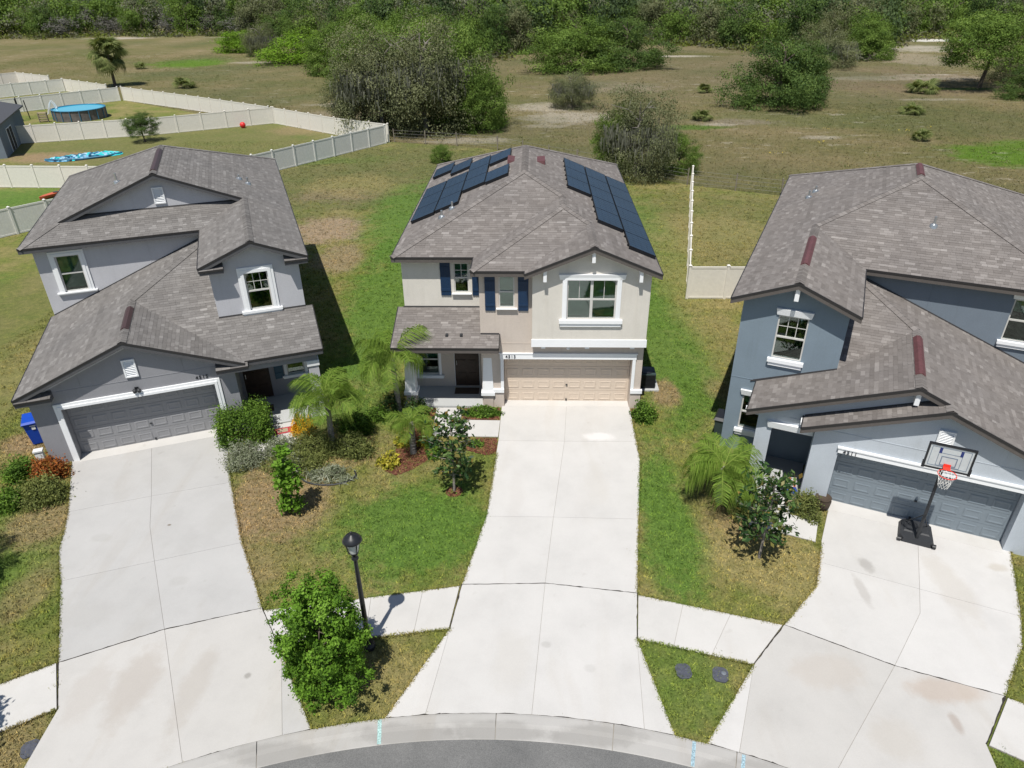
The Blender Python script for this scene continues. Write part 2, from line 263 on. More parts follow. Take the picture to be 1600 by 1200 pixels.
# ------------------------------------------------------------------ objects and meshes
def thing(name, label, cat, loc=(0, 0, 0), rz=0, group=None, kind=None):
    o = bpy.data.objects.new(name, None); C.objects.link(o); o.location = loc; o.rotation_euler = (0, 0, rz); o.empty_display_size = .2
    return tag(o, label, cat, group, kind)
def tag(o, label, cat=None, group=None, kind=None):
    if label: o['label'] = label
    if cat: o['category'] = cat
    if group: o['group'] = group
    if kind: o['kind'] = kind
    return o
def link(name, me, parent=None, mat=None, loc=None, rz=None, kind=None):
    o = bpy.data.objects.new(name, me); C.objects.link(o)
    if mat is not None and not me.materials: me.materials.append(mat)
    if parent: o.parent = parent
    if loc is not None: o.location = loc
    if rz is not None: o.rotation_euler = (0, 0, rz)
    if kind: o['kind'] = kind
    return o
class MB:
    def __init__(s): s.v = []; s.f = []; s.sh = []
    def face(s, pts, sh=.5):
        i = len(s.v); s.v += [tuple(p) for p in pts]; s.f.append(tuple(range(i, i+len(pts)))); s.sh.append(sh)
    def box(s, x0, x1, y0, y1, z0, z1, sh=.5):
        i = len(s.v)
        s.v += [(x0, y0, z0), (x1, y0, z0), (x1, y1, z0), (x0, y1, z0), (x0, y0, z1), (x1, y0, z1), (x1, y1, z1), (x0, y1, z1)]
        for q in ((0, 3, 2, 1), (4, 5, 6, 7), (0, 1, 5, 4), (1, 2, 6, 5), (2, 3, 7, 6), (3, 0, 4, 7)):
            s.f.append(tuple(i+k for k in q)); s.sh.append(sh)
        return s
    def hexa(s, b, t, sh=.5):
        i = len(s.v); n = len(b); s.v += [tuple(p) for p in b] + [tuple(p) for p in t]
        s.f.append(tuple(i+k for k in reversed(range(n)))); s.f.append(tuple(i+n+k for k in range(n))); s.sh += [sh, sh]
        for k in range(n):
            k2 = (k+1) % n; s.f.append((i+k, i+k2, i+n+k2, i+n+k)); s.sh.append(sh)
        return s
    def prism(s, poly, z0, z1, sh=.5):
        if area(poly) < 0: poly = poly[::-1]
        return s.hexa([(p[0], p[1], z0) for p in poly], [(p[0], p[1], z1) for p in poly], sh)
    def tube(s, pts, rad, seg=8, cap=True, sh=.5):
        pts = [Vector(p) for p in pts]; n = len(pts)
        if not hasattr(rad, '__len__'): rad = [rad]*n
        i = len(s.v); prev = None
        for k, p in enumerate(pts):
            t = (pts[min(k+1, n-1)]-pts[max(k-1, 0)]).normalized()
            a = t.orthogonal().normalized() if prev is None else (prev - t*prev.dot(t)).normalized()
            prev = a; b = t.cross(a)
            for q in range(seg):
                w = 2*PI*q/seg; s.v.append(tuple(p + (a*math.cos(w)+b*math.sin(w))*rad[k]))
        for k in range(n-1):
            for q in range(seg):
                q2 = (q+1) % seg; s.f.append((i+k*seg+q, i+k*seg+q2, i+(k+1)*seg+q2, i+(k+1)*seg+q)); s.sh.append(sh)
        if cap:
            s.f.append(tuple(i+q for q in reversed(range(seg)))); s.f.append(tuple(i+(n-1)*seg+q for q in range(seg))); s.sh += [sh, sh]
        return s
    def lathe(s, prof, seg=20, cx=0, cy=0, sh=.5):
        i = len(s.v)
        for r, z in prof:
            for q in range(seg): w = 2*PI*q/seg; s.v.append((cx+r*math.cos(w), cy+r*math.sin(w), z))
        for k in range(len(prof)-1):
            for q in range(seg):
                q2 = (q+1) % seg; s.f.append((i+k*seg+q, i+k*seg+q2, i+(k+1)*seg+q2, i+(k+1)*seg+q)); s.sh.append(sh)
        s.f.append(tuple(i+q for q in reversed(range(seg)))); s.f.append(tuple(i+(len(prof)-1)*seg+q for q in range(seg))); s.sh += [sh, sh]
        return s
    def mesh(s, name, mat=None, smooth=False):
        me = bpy.data.meshes.new(name); me.from_pydata(s.v, [], s.f)
        a = me.attributes.new('shade', 'FLOAT', 'FACE'); a.data.foreach_set('value', s.sh)
        if smooth: me.polygons.foreach_set('use_smooth', [True]*len(s.f))
        if mat is not None: me.materials.append(mat)
        return me
    def build(s, name, mat, parent=None, loc=None, rz=None, smooth=False, kind=None):
        return link(name, s.mesh(name, mat, smooth), parent, None, loc, rz, kind)
def area(p): return sum(p[i][0]*p[(i+1) % len(p)][1]-p[(i+1) % len(p)][0]*p[i][1] for i in range(len(p)))/2
def quads_mesh(name, V, shade, mat, tri=False):
    """V: (n,4,3) or (n,3,3) numpy"""
    n, k = V.shape[0], V.shape[1]
    me = bpy.data.meshes.new(name); me.vertices.add(n*k); me.vertices.foreach_set('co', V.astype(np.float32).ravel())
    me.loops.add(n*k); me.loops.foreach_set('vertex_index', np.arange(n*k, dtype=np.int32))
    me.polygons.add(n); me.polygons.foreach_set('loop_start', np.arange(0, n*k, k, dtype=np.int32))
    try: me.polygons.foreach_set('loop_total', np.full(n, k, dtype=np.int32))
    except Exception: pass
    a = me.attributes.new('shade', 'FLOAT', 'FACE'); a.data.foreach_set('value', np.clip(shade, 0, 1).astype(np.float32))
    me.materials.append(mat); me.update(calc_edges=True); return me
def inpoly(X, Y, poly):
    ins = np.zeros(len(X), bool); n = len(poly)
    for i in range(n):
        x1, y1 = poly[i][:2]; x2, y2 = poly[(i+1) % n][:2]
        if y1 == y2: continue
        c = ((y1 > Y) != (y2 > Y)) & (X < (x2-x1)*(Y-y1)/(y2-y1)+x1); ins ^= c
    return ins
def clip(poly, cl):
    """convex clip of poly by ccw polygon cl (2-D)"""
    out = poly
    for i in range(len(cl)):
        ax, ay = cl[i]; bx, by = cl[(i+1) % len(cl)]; ex, ey = bx-ax, by-ay
        inp = out; out = []
        if not inp: return []
        d = [ex*(p[1]-ay)-ey*(p[0]-ax) for p in inp]
        for k in range(len(inp)):
            k2 = (k+1) % len(inp)
            if d[k] >= -1e-9: out.append(inp[k])
            if (d[k] > 1e-9) != (d[k2] > 1e-9) and abs(d[k]-d[k2]) > 1e-12:
                t = d[k]/(d[k]-d[k2]); out.append((inp[k][0]+t*(inp[k2][0]-inp[k][0]), inp[k][1]+t*(inp[k2][1]-inp[k][1])))
    return out
# ------------------------------------------------------------------ roofs
class Roof:
    """polygons (plan) lying on slopes; each slope = eave reference, upslope direction, pitch"""
    def __init__(s, root, shmat, trim, mx=None, seed=1):
        s.root = root; s.sm = shmat; s.tm = trim; s.mx = mx; s.planes = []; s.trims = []; s.caps = []; s.seed = seed
    def X(s, x): return x if s.mx is None else s.mx-x
    def plane(s, ref, d, pitch, polys):
        ref = (s.X(ref[0]), ref[1], ref[2]); d = ((-d[0] if s.mx is not None else d[0]), d[1])
        for p in polys:
            q = [(s.X(a), b) for a, b in p]
            if area(q) < 0: q = q[::-1]
            s.planes.append((ref, d, pitch, q))
    def edge(s, a, b, out):   # fascia and drip edge along a->b (3-D), out = outward plan direction
        s.trims.append(((s.X(a[0]), a[1], a[2]), (s.X(b[0]), b[1], b[2]), ((-out[0] if s.mx is not None else out[0]), out[1])))
    def cap(s, a, b, drop):
        s.caps.append((Vector((s.X(a[0]), a[1], a[2])), Vector((s.X(b[0]), b[1], b[2])), drop))
    def build(s, nsingle=300):
        rng = random.Random(s.seed)
        deck = MB(); sh = MB(); singles = []
        rootm = Matrix.Translation(s.root.location) @ Matrix.Rotation(s.root.rotation_euler[2], 4, 'Z')
        camloc = rootm.inverted() @ CAMPOS
        for ref, d, pitch, q in s.planes:
            z = lambda x, y: ref[2]+pitch*((x-ref[0])*d[0]+(y-ref[1])*d[1])
            top = [(x, y, z(x, y)-.004) for x, y in q]; bot = [(x, y, zz-.17) for x, y, zz in top]
            deck.hexa(bot, top)
            k = math.sqrt(1+pitch*pitch); U = Vector((-d[1], d[0], 0)); U = -U
            Vd = Vector((d[0], d[1], pitch))/k; Nn = U.cross(Vd)
            if Nn.z < 0: Nn = -Nn
            O = Vector(ref)
            pl = []
            for x, y, zz in [(x, y, z(x, y)) for x, y in q]:
                r = Vector((x, y, zz))-O; pl.append((r.dot(U), r.dot(Vd)))
            if area(pl) < 0: pl = pl[::-1]
            us = [p[0] for p in pl]; vv = [p[1] for p in pl]
            e = .13
            for row in range(int(math.floor(min(vv)/e)), int(math.ceil(max(vv)/e))+1):
                rr = random.Random(row*7919+int(abs(d[0])*31+d[0]*17+d[1]*13+ref[0]*97)+s.seed*101)
                u = -26.0+rr.random()*.5; v0 = row*e; v1 = v0+e+.012; streak = rr.gauss(0, .05)
                while u < 30:
                    w = rr.choice((.15, .18, .22, .26, .3, .33)); t = rr.random()
                    sv = min(.99, max(0.01, (.27+.25*rr.random() if t < .66 else (.46+.16*rr.random() if t < .87 else .6+.18*rr.random()))+streak)); lift = rr.choice((.006, .006, .011))
                    u1 = u+w-.004
                    if u1 > min(us)-.01 and u < max(us)+.01:
                        rect = [(u, v0), (u1, v0), (u1, v1), (u, v1)]; cp = clip(rect, pl)
                        if len(cp) >= 3 and abs(area(cp)) > 4e-4:
                            full = abs(abs(area(cp))-(u1-u)*(v1-v0)) < 1e-5
                            if full:
                                P = O+U*u+Vd*v0
                                if d[1] > .5: singles.append(((P-camloc).length, len(sh.f), P, U.copy(), Vd.copy(), Nn.copy(), u1-u, v1-v0, sv, lift))
                            pts = []
                            for a, b in cp:
                                h = .002+lift*(1-(b-v0)/(v1-v0)); pts.append(O+U*a+Vd*b+Nn*h)
                            if (pts[1]-pts[0]).cross(pts[2]-pts[0]).dot(Nn) < 0: pts.reverse()
                            tagi = len(sh.f); sh.face(pts, sv)
                            lo = [(a, b) for a, b in cp if b < v0+1e-6]
                            if len(lo) >= 2:
                                a0, a1 = min(x[0] for x in lo), max(x[0] for x in lo)
                                A, B = O+U*a0+Vd*v0, O+U*a1+Vd*v0
                                sh.face([A, B, B+Nn*(.002+lift), A+Nn*(.002+lift)], sv*.9)
                            if full and d[1] > .5: singles[-1] = singles[-1]+(len(sh.f)-tagi,)
                    u += w
        # the nearest whole shingles stand as pieces of their own
        singles.sort(key=lambda t: t[0]); pick = singles[:nsingle]; drop = set()
        for t in pick:
            for k in range(t[10]): drop.add(t[1]+k)
        keep = MB(); keep.v = sh.v; keep.f = [f for i, f in enumerate(sh.f) if i not in drop]; keep.sh = [x for i, x in enumerate(sh.sh) if i not in drop]
        roof = deck.build('roof', s.tm, s.root)
        keep.build('shingles', s.sm, roof, kind='stuff')
        cache = {}
        for t in pick:
            _, _, P, U, Vd, Nn, w, h, sv, lift, _n = t
            key = (round(w, 2), round(sv*8), lift)
            if key not in cache:
                m = MB(); m.face([(0, 0, .002+lift), (w, 0, .002+lift), (w, h, .002), (0, h, .002)], key[1]/8); m.face([(0, 0, 0), (w, 0, 0), (w, 0, .002+lift), (0, 0, .002+lift)], key[1]/8*.9)
                m.face([(w, 0, 0), (w, h, 0), (w, h, .002), (w, 0, .002+lift)], key[1]/8); m.face([(0, h, 0), (0, 0, 0), (0, 0, .002+lift), (0, h, .002)], key[1]/8)
                cache[key] = m.mesh('shingle', s.sm)
            o = bpy.data.objects.new('shingle', cache[key]); C.objects.link(o); o.parent = roof
            Uv = U if U.cross(Vd).dot(Nn) > 0 else -U
            mt = Matrix((Uv, Vd, Nn)).transposed().to_4x4()
            mt.translation = P if Uv is U else P+U*w
            o.matrix_local = mt
        for a, b, out in s.trims:
            a, b = Vector(a), Vector(b); o = Vector((out[0], out[1], 0))
            for nm, mt, t0, t1, w0, w1 in (('fascia', s.tm, -.05, -.2, 0, .022), ('drip_edge', M['flash'], .012, -.06, 0, .036)):
                m = MB()
                m.hexa([a+o*w0+Vector((0, 0, t1)), b+o*w0+Vector((0, 0, t1)), b+o*w1+Vector((0, 0, t1)), a+o*w1+Vector((0, 0, t1))],
                       [a+o*w0+Vector((0, 0, t0)), b+o*w0+Vector((0, 0, t0)), b+o*w1+Vector((0, 0, t0)), a+o*w1+Vector((0, 0, t0))])
                m.build(nm, mt, roof)
        cm = MB()
        for a, b, drop_ in s.caps:
            L = (b-a).length; dr = (b-a)/L; side = Vector((dr.y, -dr.x, 0)).normalized(); n = max(1, int(L/.16)); st = L/n
            for k in range(n):
                p0, p1 = a+dr*(k*st), a+dr*((k+1)*st+.02); sv = .25+.45*rng.random()
                for sg in (-1, 1):
                    w = .15; dz = Vector((0, 0, -drop_*w))
                    q = [p0+Vector((0, 0, .045)), p1+Vector((0, 0, .035)), p1+side*sg*w+dz+Vector((0, 0, .026)), p0+side*sg*w+dz+Vector((0, 0, .036))]
                    if sg < 0: q = q[::-1]
                    q = q[::-1]; cm.face(q, sv)
        if s.caps: cm.build('ridge_caps', s.sm, roof, kind='stuff')
        return roof
def ridge_vent(root, x, y0, y1, z, mat, mx=None, pitch=.41):
    m = MB(); x = x if mx is None else mx-x; w = .14
    prof = [(-w, -w*pitch+.015), (-w, -w*pitch+.045), (-.05, .07), (.05, .07), (w, -w*pitch+.045), (w, -w*pitch+.015)]
    m.hexa([(x+a, y0, z+b) for a, b in prof], [(x+a, y1, z+b) for a, b in prof]); o = m.build('ridge_vent', mat, root)
    return o
def vent_pipe(root, x, y, z, h=.35, mx=None):
    x = x if mx is None else mx-x
    m = MB(); m.lathe([(.045, z-.1), (.045, z+h)], 10, x, y); o = m.build('vent_pipe', M['metal'], root)
    f = MB(); f.lathe([(.16, z-.06), (.13, z+.06), (.05, z+.1)], 12, x, y); f.build('flashing', M['metal'], o)
# ------------------------------------------------------------------ walls, windows, doors
def wall_y(mb, y, x0, x1, z0, z1, holes=(), depth=.12):
    xs = sorted({x0, x1} | {h[0] for h in holes} | {h[1] for h in holes}); zs = sorted({z0, z1} | {h[2] for h in holes} | {h[3] for h in holes})
    xs = [x for x in xs if x0 <= x <= x1]; zs = [z for z in zs if z0 <= z <= z1]
    for i in range(len(xs)-1):
        for k in range(len(zs)-1):
            cx, cz = (xs[i]+xs[i+1])/2, (zs[k]+zs[k+1])/2
            if any(h[0] < cx < h[1] and h[2] < cz < h[3] for h in holes): continue
            mb.face([(xs[i], y, zs[k]), (xs[i+1], y, zs[k]), (xs[i+1], y, zs[k+1]), (xs[i], y, zs[k+1])])
    for a, b, c, d in holes:
        yb = y+depth
        mb.face([(a, y, c), (a, yb, c), (b, yb, c), (b, y, c)]); mb.face([(a, y, d), (b, y, d), (b, yb, d), (a, yb, d)])
        mb.face([(a, y, c), (a, y, d), (a, yb, d), (a, yb, c)]); mb.face([(b, y, c), (b, yb, c), (b, yb, d), (b, y, d)])
def wall_x(mb, x, y0, y1, z0, z1): mb.face([(x, y0, z0), (x, y1, z0), (x, y1, z1), (x, y0, z1)])
def window(root, x0, x1, z0, z1, y, cas=.0, header=0, sill=0, grid=(1, 1), grid_low=False, blinds=None, mullion=False, ext=.0, frame=None, castop=None):
    """double-hung window in the opening x0..x1, z0..z1 of a wall at y"""
    f = MB(); w = .045; yy = y+.03; fm = frame or M['white_s']
    f.box(x0, x0+w, yy, yy+.07, z0, z1); f.box(x1-w, x1, yy, yy+.07, z0, z1); f.box(x0+w, x1-w, yy, yy+.07, z0, z0+w); f.box(x0+w, x1-w, yy, yy+.07, z1-w, z1)
    zm = (z0+z1)/2; f.box(x0+w, x1-w, yy+.004, yy+.066, zm-.028, zm+.028)
    if mullion: xm = (x0+x1)/2; f.box(xm-.05, xm+.05, yy-.004, yy+.074, z0+w, z1-w)
    win = f.build('window', fm, root)
    cols = [(x0+w, x1-w)] if not mullion else [(x0+w, (x0+x1)/2-.05), ((x0+x1)/2+.05, x1-w)]
    for a, b in cols:
        for lo, hi, dy in ((z0+w, zm-.028, .02), (zm+.028, z1-w, .035)):
            p = MB(); p.box(a, b, yy+dy+.008, yy+dy+.016, lo, hi); p.build('pane', M['glass'], win)
            gx, gz = grid
            if (gx > 1 or gz > 1) and (hi > zm or grid_low):
                g = MB()
                for k in range(1, gx): xx = a+(b-a)*k/gx; g.box(xx-.011, xx+.011, yy+dy-.004, yy+dy+.007, lo, hi)
                for k in range(1, gz): zz = lo+(hi-lo)*k/gz; g.box(a, b, yy+dy-.002, yy+dy+.005, zz-.011, zz+.011)
                g.build('muntin', fm, win)
    bk = MB(); bk.box(x0-.02, x1+.02, y+.5, y+.52, z0-.02, z1+.02); bk.build('room_backing', M['dark'], win)
    if blinds:
        bm = MB(); lo = z0+w+(z1-z0)*(1-blinds); zz = lo
        while zz < z1-w:
            bm.hexa([(x0+w, y+.155, zz), (x1-w, y+.155, zz), (x1-w, y+.19, zz+.03), (x0+w, y+.19, zz+.03)], [(x0+w, y+.155, zz+.004), (x1-w, y+.155, zz+.004), (x1-w, y+.19, zz+.034), (x0+w, y+.19, zz+.034)]); zz += .05
        bm.build('blind', M['blind'], win, kind='stuff')
    if cas:
        c = MB(); t = .045; ct = castop or cas
        for k, (o1, tt) in enumerate(((cas, t), (cas*.55, t+.02))):
            c.box(x0-o1, x0-.002*(k+1), y-tt, y+.02, z0, z1+ct*(o1/cas)); c.box(x1+.002*(k+1), x1+o1, y-tt, y+.02, z0, z1+ct*(o1/cas)); c.box(x0-.002*(k+1), x1+.002*(k+1), y-tt, y+.02, z1+.002, z1+ct*(o1/cas))
        c.build('casing', M['white'], win)
    if header:
        h = MB(); e = cas+.1 if ext == 0 else ext; z = z1+.02; h.hexa([(x0-e, y-.05, z), (x1+e, y-.05, z), (x1+e, y+.01, z), (x0-e, y+.01, z)], [(x0-e-.04, y-.09, z+header), (x1+e+.04, y-.09, z+header), (x1+e+.04, y+.01, z+header), (x0-e-.04, y+.01, z+header)]); h.build('header', M['white'], win)
    if sill:
        h = MB(); e = cas+.06; h.box(x0-e-.04, x1+e+.04, y-.12, y+.01, z0-sill*.5, z0-.002); h.box(x0-e, x1+e, y-.075, y+.01, z0-sill, z0-sill*.5-.001); h.build('sill', M['white'], win)
    return win
def garage_door(root, x0, x1, zt, y, mat):
    b = MB(); b.box(x0-.05, x1+.05, y+.03, y+.07, 0, zt+.05); d = b.build('garage_door', mat, root)
    H = zt/4
    sec = MB(); sec.box(x0, x1, 0, .03, .004, H-.006); sm = sec.mesh('door_section', mat)
    pw = (x1-x0)/8; pm = MB(); a, c = pw*.11, H*.2
    for (i0, h0, i1, h1) in ((0, 0, .03, -.009), (.03, -.009, .05, -.009), (.05, -.009, .085, 0)):
        o = [(a+i0, h0, c+i0), (pw-a-i0, h0, c+i0), (pw-a-i0, h0, H-c-i0), (a+i0, h0, H-c-i0)]; q = [(a+i1, h1, c+i1), (pw-a-i1, h1, c+i1), (pw-a-i1, h1, H-c-i1), (a+i1, h1, H-c-i1)]
        for k in range(4): pm.face([o[k], o[(k+1) % 4], q[(k+1) % 4], q[k]])
    pm.face([(a+.085, 0, c+.085), (pw-a-.085, 0, c+.085), (pw-a-.085, 0, H-c-.085), (a+.085, 0, H-c-.085)])
    pme = pm.mesh('door_panel', mat)
    for r in range(4):
        link('door_section', sm, d, loc=(0, y, r*H))
        for k in range(8): link('door_panel', pme, d, loc=(x0+k*pw, y-.007, r*H))
    hd = MB(); xm = (x0+x1)/2; hd.box(xm-.04, xm+.04, y-.05, y-.004, H*1.45, H*1.52); hd.build('door_handle', M['blackp'], d)
    hd = MB(); hd.box(xm-.03, xm+.03, y-.05, y-.004, .1, .16); hd.build('door_handle', M['blackp'], d)
    sl_ = MB(); sl_.box(x0, x1, y-.02, y+.03, .0, .02); sl_.build('weather_strip', M['blackp'], d)
    return d
def front_door(root, x0, x1, z0, z1, y, trim=None):
    d = MB(); d.box(x0, x1, y, y+.05, z0, z1); o = d.build('front_door', M['wood'], root)
    w, h = x1-x0, z1-z0; p = MB(); pw, ph = w*.33, h*.2; p.box(0, pw, -.015, 0, 0, ph); p.box(.03, pw-.03, -.025, -.015, .03, ph-.03); me = p.mesh('door_panel', M['wood'])
    for r in range(3):
        for k in range(2): link('door_panel', me, o, loc=(x0+w*(.12+.43*k), y-.001, z0+h*(.1+.29*r)))
    hd = MB(); hd.tube([(x0+.08, y-.06, z0+1.0), (x0+.08, y-.06, z0+1.2)], .015); hd.build('door_handle', M['metal'], o)
    if trim:
        t = MB(); t.box(x0-.11, x0-.002, y-.04, y+.04, z0, z1+.1); t.box(x1+.002, x1+.11, y-.04, y+.04, z0, z1+.1); t.box(x0-.002, x1+.002, y-.038, y+.04, z1+.002, z1+.098); t.build('door_trim', trim, o)
    return o
def shutter(root, x0, x1, z0, z1, y, mat):
    m = MB(); n = 4; w = (x1-x0)/n; m.box(x0, x1, y-.03, y-.005, z0, z1); s_ = m.build('shutter', mat, root)
    b = MB()
    for k in range(n): b.box(x0+k*w+.006, x0+(k+1)*w-.006, y-.045, y-.0305, z0+.004, z1-.004)
    for zz in (z0+.18*(z1-z0), z1-.18*(z1-z0)): b.box(x0, x1, y-.065, y-.046, zz-.05, zz+.05)
    b.build('boards', mat, s_)
def louver(root, x0, x1, z0, z1, y):
    f = MB(); w = .05; f.box(x0, x0+w, y-.06, y, z0, z1); f.box(x1-w, x1, y-.06, y, z0, z1); f.box(x0+w, x1-w, y-.06, y, z0, z0+w); f.box(x0+w, x1-w, y-.06, y, z1-w, z1); o = f.build('gable_vent', M['white'], root)
    n = 9; st = (z1-z0-2*w)/n; sm = MB(); sm.hexa([(x0+w, y-.055, 0), (x1-w, y-.055, 0), (x1-w, y-.01, st*.8), (x0+w, y-.01, st*.8)], [(x0+w, y-.055, .008), (x1-w, y-.055, .008), (x1-w, y-.01, st*.8+.008), (x0+w, y-.01, st*.8+.008)]); me = sm.mesh('slat', M['white'])
    for k in range(n): link('slat', me, o, loc=(0, 0, z0+w+k*st))
def text(root, s, x, z, y, h, mat):
    cu = bpy.data.curves.new('house_number', 'FONT'); cu.body = s; cu.size = h*1.4; cu.extrude = .008; cu.space_character = 1.15
    t = bpy.data.objects.new('tmp', cu); C.objects.link(t); dg = bpy.context.evaluated_depsgraph_get()
    me = bpy.data.meshes.new_from_object(t.evaluated_get(dg)); bpy.data.objects.remove(t); me.materials.clear(); me.materials.append(mat); me.name = 'house_number'
    o = link('house_number', me, root, loc=(x, y-.012, z)); o.rotation_euler = (PI/2, 0, 0); o['label'] = 'black house number '+s
def joint(mb, pts, y, w=.012):   # stucco control joints as thin raised beads
    for (x0, z0, x1, z1) in pts:
        if abs(x1-x0) < .001: mb.box(x0-w, x0+w, y-.009, y+.004, z0, z1)
        else: mb.box(x0, x1, y-.009, y+.004, z0-w, z0+w)
def wall_light(root, x, z, y):
    m = MB(); m.box(x-.06, x+.06, y-.03, y, z-.04, z+.06); o = m.build('wall_light', M['black'], root)
    q = MB(); q.lathe([(.05, z-.12), (.075, z-.02), (.03, z+.03)], 10, x-.07, y-.1); q.lathe([(.05, z-.12), (.075, z-.02), (.03, z+.03)], 10, x+.07, y-.1); q.build('lamp_head', M['blackp'], o)
def eave_return(roof, r, xa, xb, y0, y1, z, trim, sm, flip):
    """little hipped return closing the foot of a gable"""
    m = MB(); s_ = .41; X = r.X
    a, b = X(xa), X(xb); h = s_*(y1-y0)
    m.hexa([(a, y0, z-.16), (b, y0, z-.16), (b, y1, z-.16), (a, y1, z-.16)], [(a, y0, z+.0), (b, y0, z+.0), (b, y1, z+h*.8), (a, y1, z+h*.8)])
    o = m.build('eave_return', trim, roof)
    t = MB(); rng = random.Random(int(abs(xa*100))); lo, hi = min(a, b), max(a, b); u = lo
    while u < hi-.02:
        u1 = min(hi, u+rng.choice((.2, .3, .4)))
        for k in range(max(1, int((y1-y0)/.15))):
            n = max(1, int((y1-y0)/.15)); f0, f1 = k/n, (k+1)/n
            t.face([(u, y0+(y1-y0)*f0, z+h*.8*f0+.014), (u1-.004, y0+(y1-y0)*f0, z+h*.8*f0+.014), (u1-.004, y0+(y1-y0)*f1, z+h*.8*f1+.006), (u, y0+(y1-y0)*f1, z+h*.8*f1+.006)], rng.random()*.7)
        u = u1
    t.build('return_shingles', sm, o, kind='stuff')
    d = MB(); d.box(lo, hi, y0-.03, y0-.002, z-.05, z+.018); d.build('drip_edge', M['flash'], o)
# ------------------------------------------------------------------ the three houses
def gable_trim(r, xl, xm, xr, y, z, s_):
    r.edge((xl, y, z), (xm, y, z+s_*(xm-xl)), (0, -1)); r.edge((xm, y, z+s_*(xr-xm)), (xr, y, z), (0, -1))
def bracket(root, x, y0, y1, z, w=.07, h=.26):
    m = MB(); m.box(x-w, x+w, y0, y1, z-h, z); m.box(x-w*1.15, x+w*1.15, y0-.02, y1, z-.05, z+.002); m.build('gable_bracket', M['white'], root)
S = .41
# ---- middle house
hc = thing('two_storey_house', 'beige two-storey house with solar panels and navy shutters, in the middle', 'house', (0, 0, 0), 0, 'houses around the turning circle')
ZE, XL, XR, YB = 5.88, -4.23, 5.63, 15.65
y1, y2, y3, x2, x3 = .82, -.6, -.87, -1.13, .8
xm1, xm2, xm3 = (XL+XR)/2, (x2+XR)/2, (x3+XR)/2
h1, h2, h3 = (XR-XL)/2, (XR-x2)/2, (XR-x3)/2
Mp, Bp = (xm1, y1+h1), (xm1, YB-h1); V2 = (xm2, y1+h2); Np = (xm2, y2+h2); V3 = (xm3, y2+h3); Gp = (xm3, y3)
r = Roof(hc, M['shingle'], M['fascia_brown'], None, 3)
r.plane((XL, y1, ZE), (0, 1), S, [[(XL, y1), (x2, y1), V2, Mp]])
r.plane((XL, YB, ZE), (1, 0), S, [[(XL, YB), (XL, y1), Mp, Bp]])
r.plane((XL, YB, ZE), (0, -1), S, [[(XR, YB), (XL, YB), Bp]])
r.plane((XR, y3, ZE), (-1, 0), S, [[(XR, y3), (XR, V3[1]), V3, Gp], [(XR, V3[1]), (XR, Np[1]), Np, V3], [(XR, Np[1]), (XR, V2[1]), V2, Np], [(XR, V2[1]), (XR, Mp[1]), Mp, V2], [(XR, Mp[1]), (XR, Bp[1]), Bp, Mp], [(XR, Bp[1]), (XR, YB), Bp]])
r.plane((x2, y2, ZE), (0, 1), S, [[(x2, y2), (x3, y2), V3, Np]])
r.plane((x2, y1, ZE), (1, 0), S, [[(x2, y1), (x2, y2), Np, V2]])
r.plane((x3, y2, ZE), (1, 0), S, [[(x3, y2), (x3, y3), Gp, V3]])
zc = lambda h: ZE+S*h
for a, b, o in (((XL, y1, ZE), (x2, y1, ZE), (0, -1)), ((x2, y2, ZE), (x3, y2, ZE), (0, -1)), ((x2, y1, ZE), (x2, y2, ZE), (-1, 0)), ((x3, y2, ZE), (x3, y3, ZE), (-1, 0)), ((XL, YB, ZE), (XL, y1, ZE), (-1, 0)), ((XR, y3, ZE), (XR, YB, ZE), (1, 0)), ((XL, YB, ZE), (XR, YB, ZE), (0, 1))): r.edge(a, b, o)
gable_trim(r, x3, xm3, XR, y3, ZE, S)
def p3(p, h): return (p[0], p[1], zc(h))
for a, b, d in ((p3(Mp, h1), p3(Bp, h1), S), (p3(Np, h2), p3(V2, h2), S), (p3(Gp, h3), p3(V3, h3), S), ((XL, y1, ZE), p3(Mp, h1), S*.7), ((x2, y2, ZE), p3(Np, h2), S*.7), (p3(V2, h2), p3(Mp, h1), S*.7), (p3(V3, h3), p3(Np, h2), S*.7), ((XL, YB, ZE), p3(Bp, h1), S*.7), ((XR, YB, ZE), p3(Bp, h1), S*.7)): r.cap(a, b, d)
# porch roof (lower pitch)
pz, py, ps = 3.0, -1.0, 1/3
r.plane((XL, py, pz), (0, 1), ps, [[(-4.2, py), (-.17, py), (-.17, -.28), (-4.2, -.28)], [(-4.2, -.28), (-.88, -.28), (-.88, 1.15), (-4.2, 1.15)]])
r.edge((-4.2, py, pz), (-.17, py, pz), (0, -1)); r.edge((-.17, py, pz), (-.17, -.28, pz+.24), (1, 0)); r.edge((-4.2, py, pz), (-4.2, 1.15, pz+.717), (-1, 0))
roof_c = r.build()
for x in (-2.15, -1.6):
    m = MB(); z = pz+ps*(-.35-py)+.004; m.hexa([(x-.05, -.45, z-.02), (x+.05, -.45, z-.02), (x+.05, -.3, z+.03), (x-.05, -.3, z+.03)], [(x-.05, -.45, z+.05), (x+.05, -.45, z+.05), (x+.05, -.3, z+.06), (x-.05, -.3, z+.06)]); m.build('roof_vent', M['blackp'], hc)
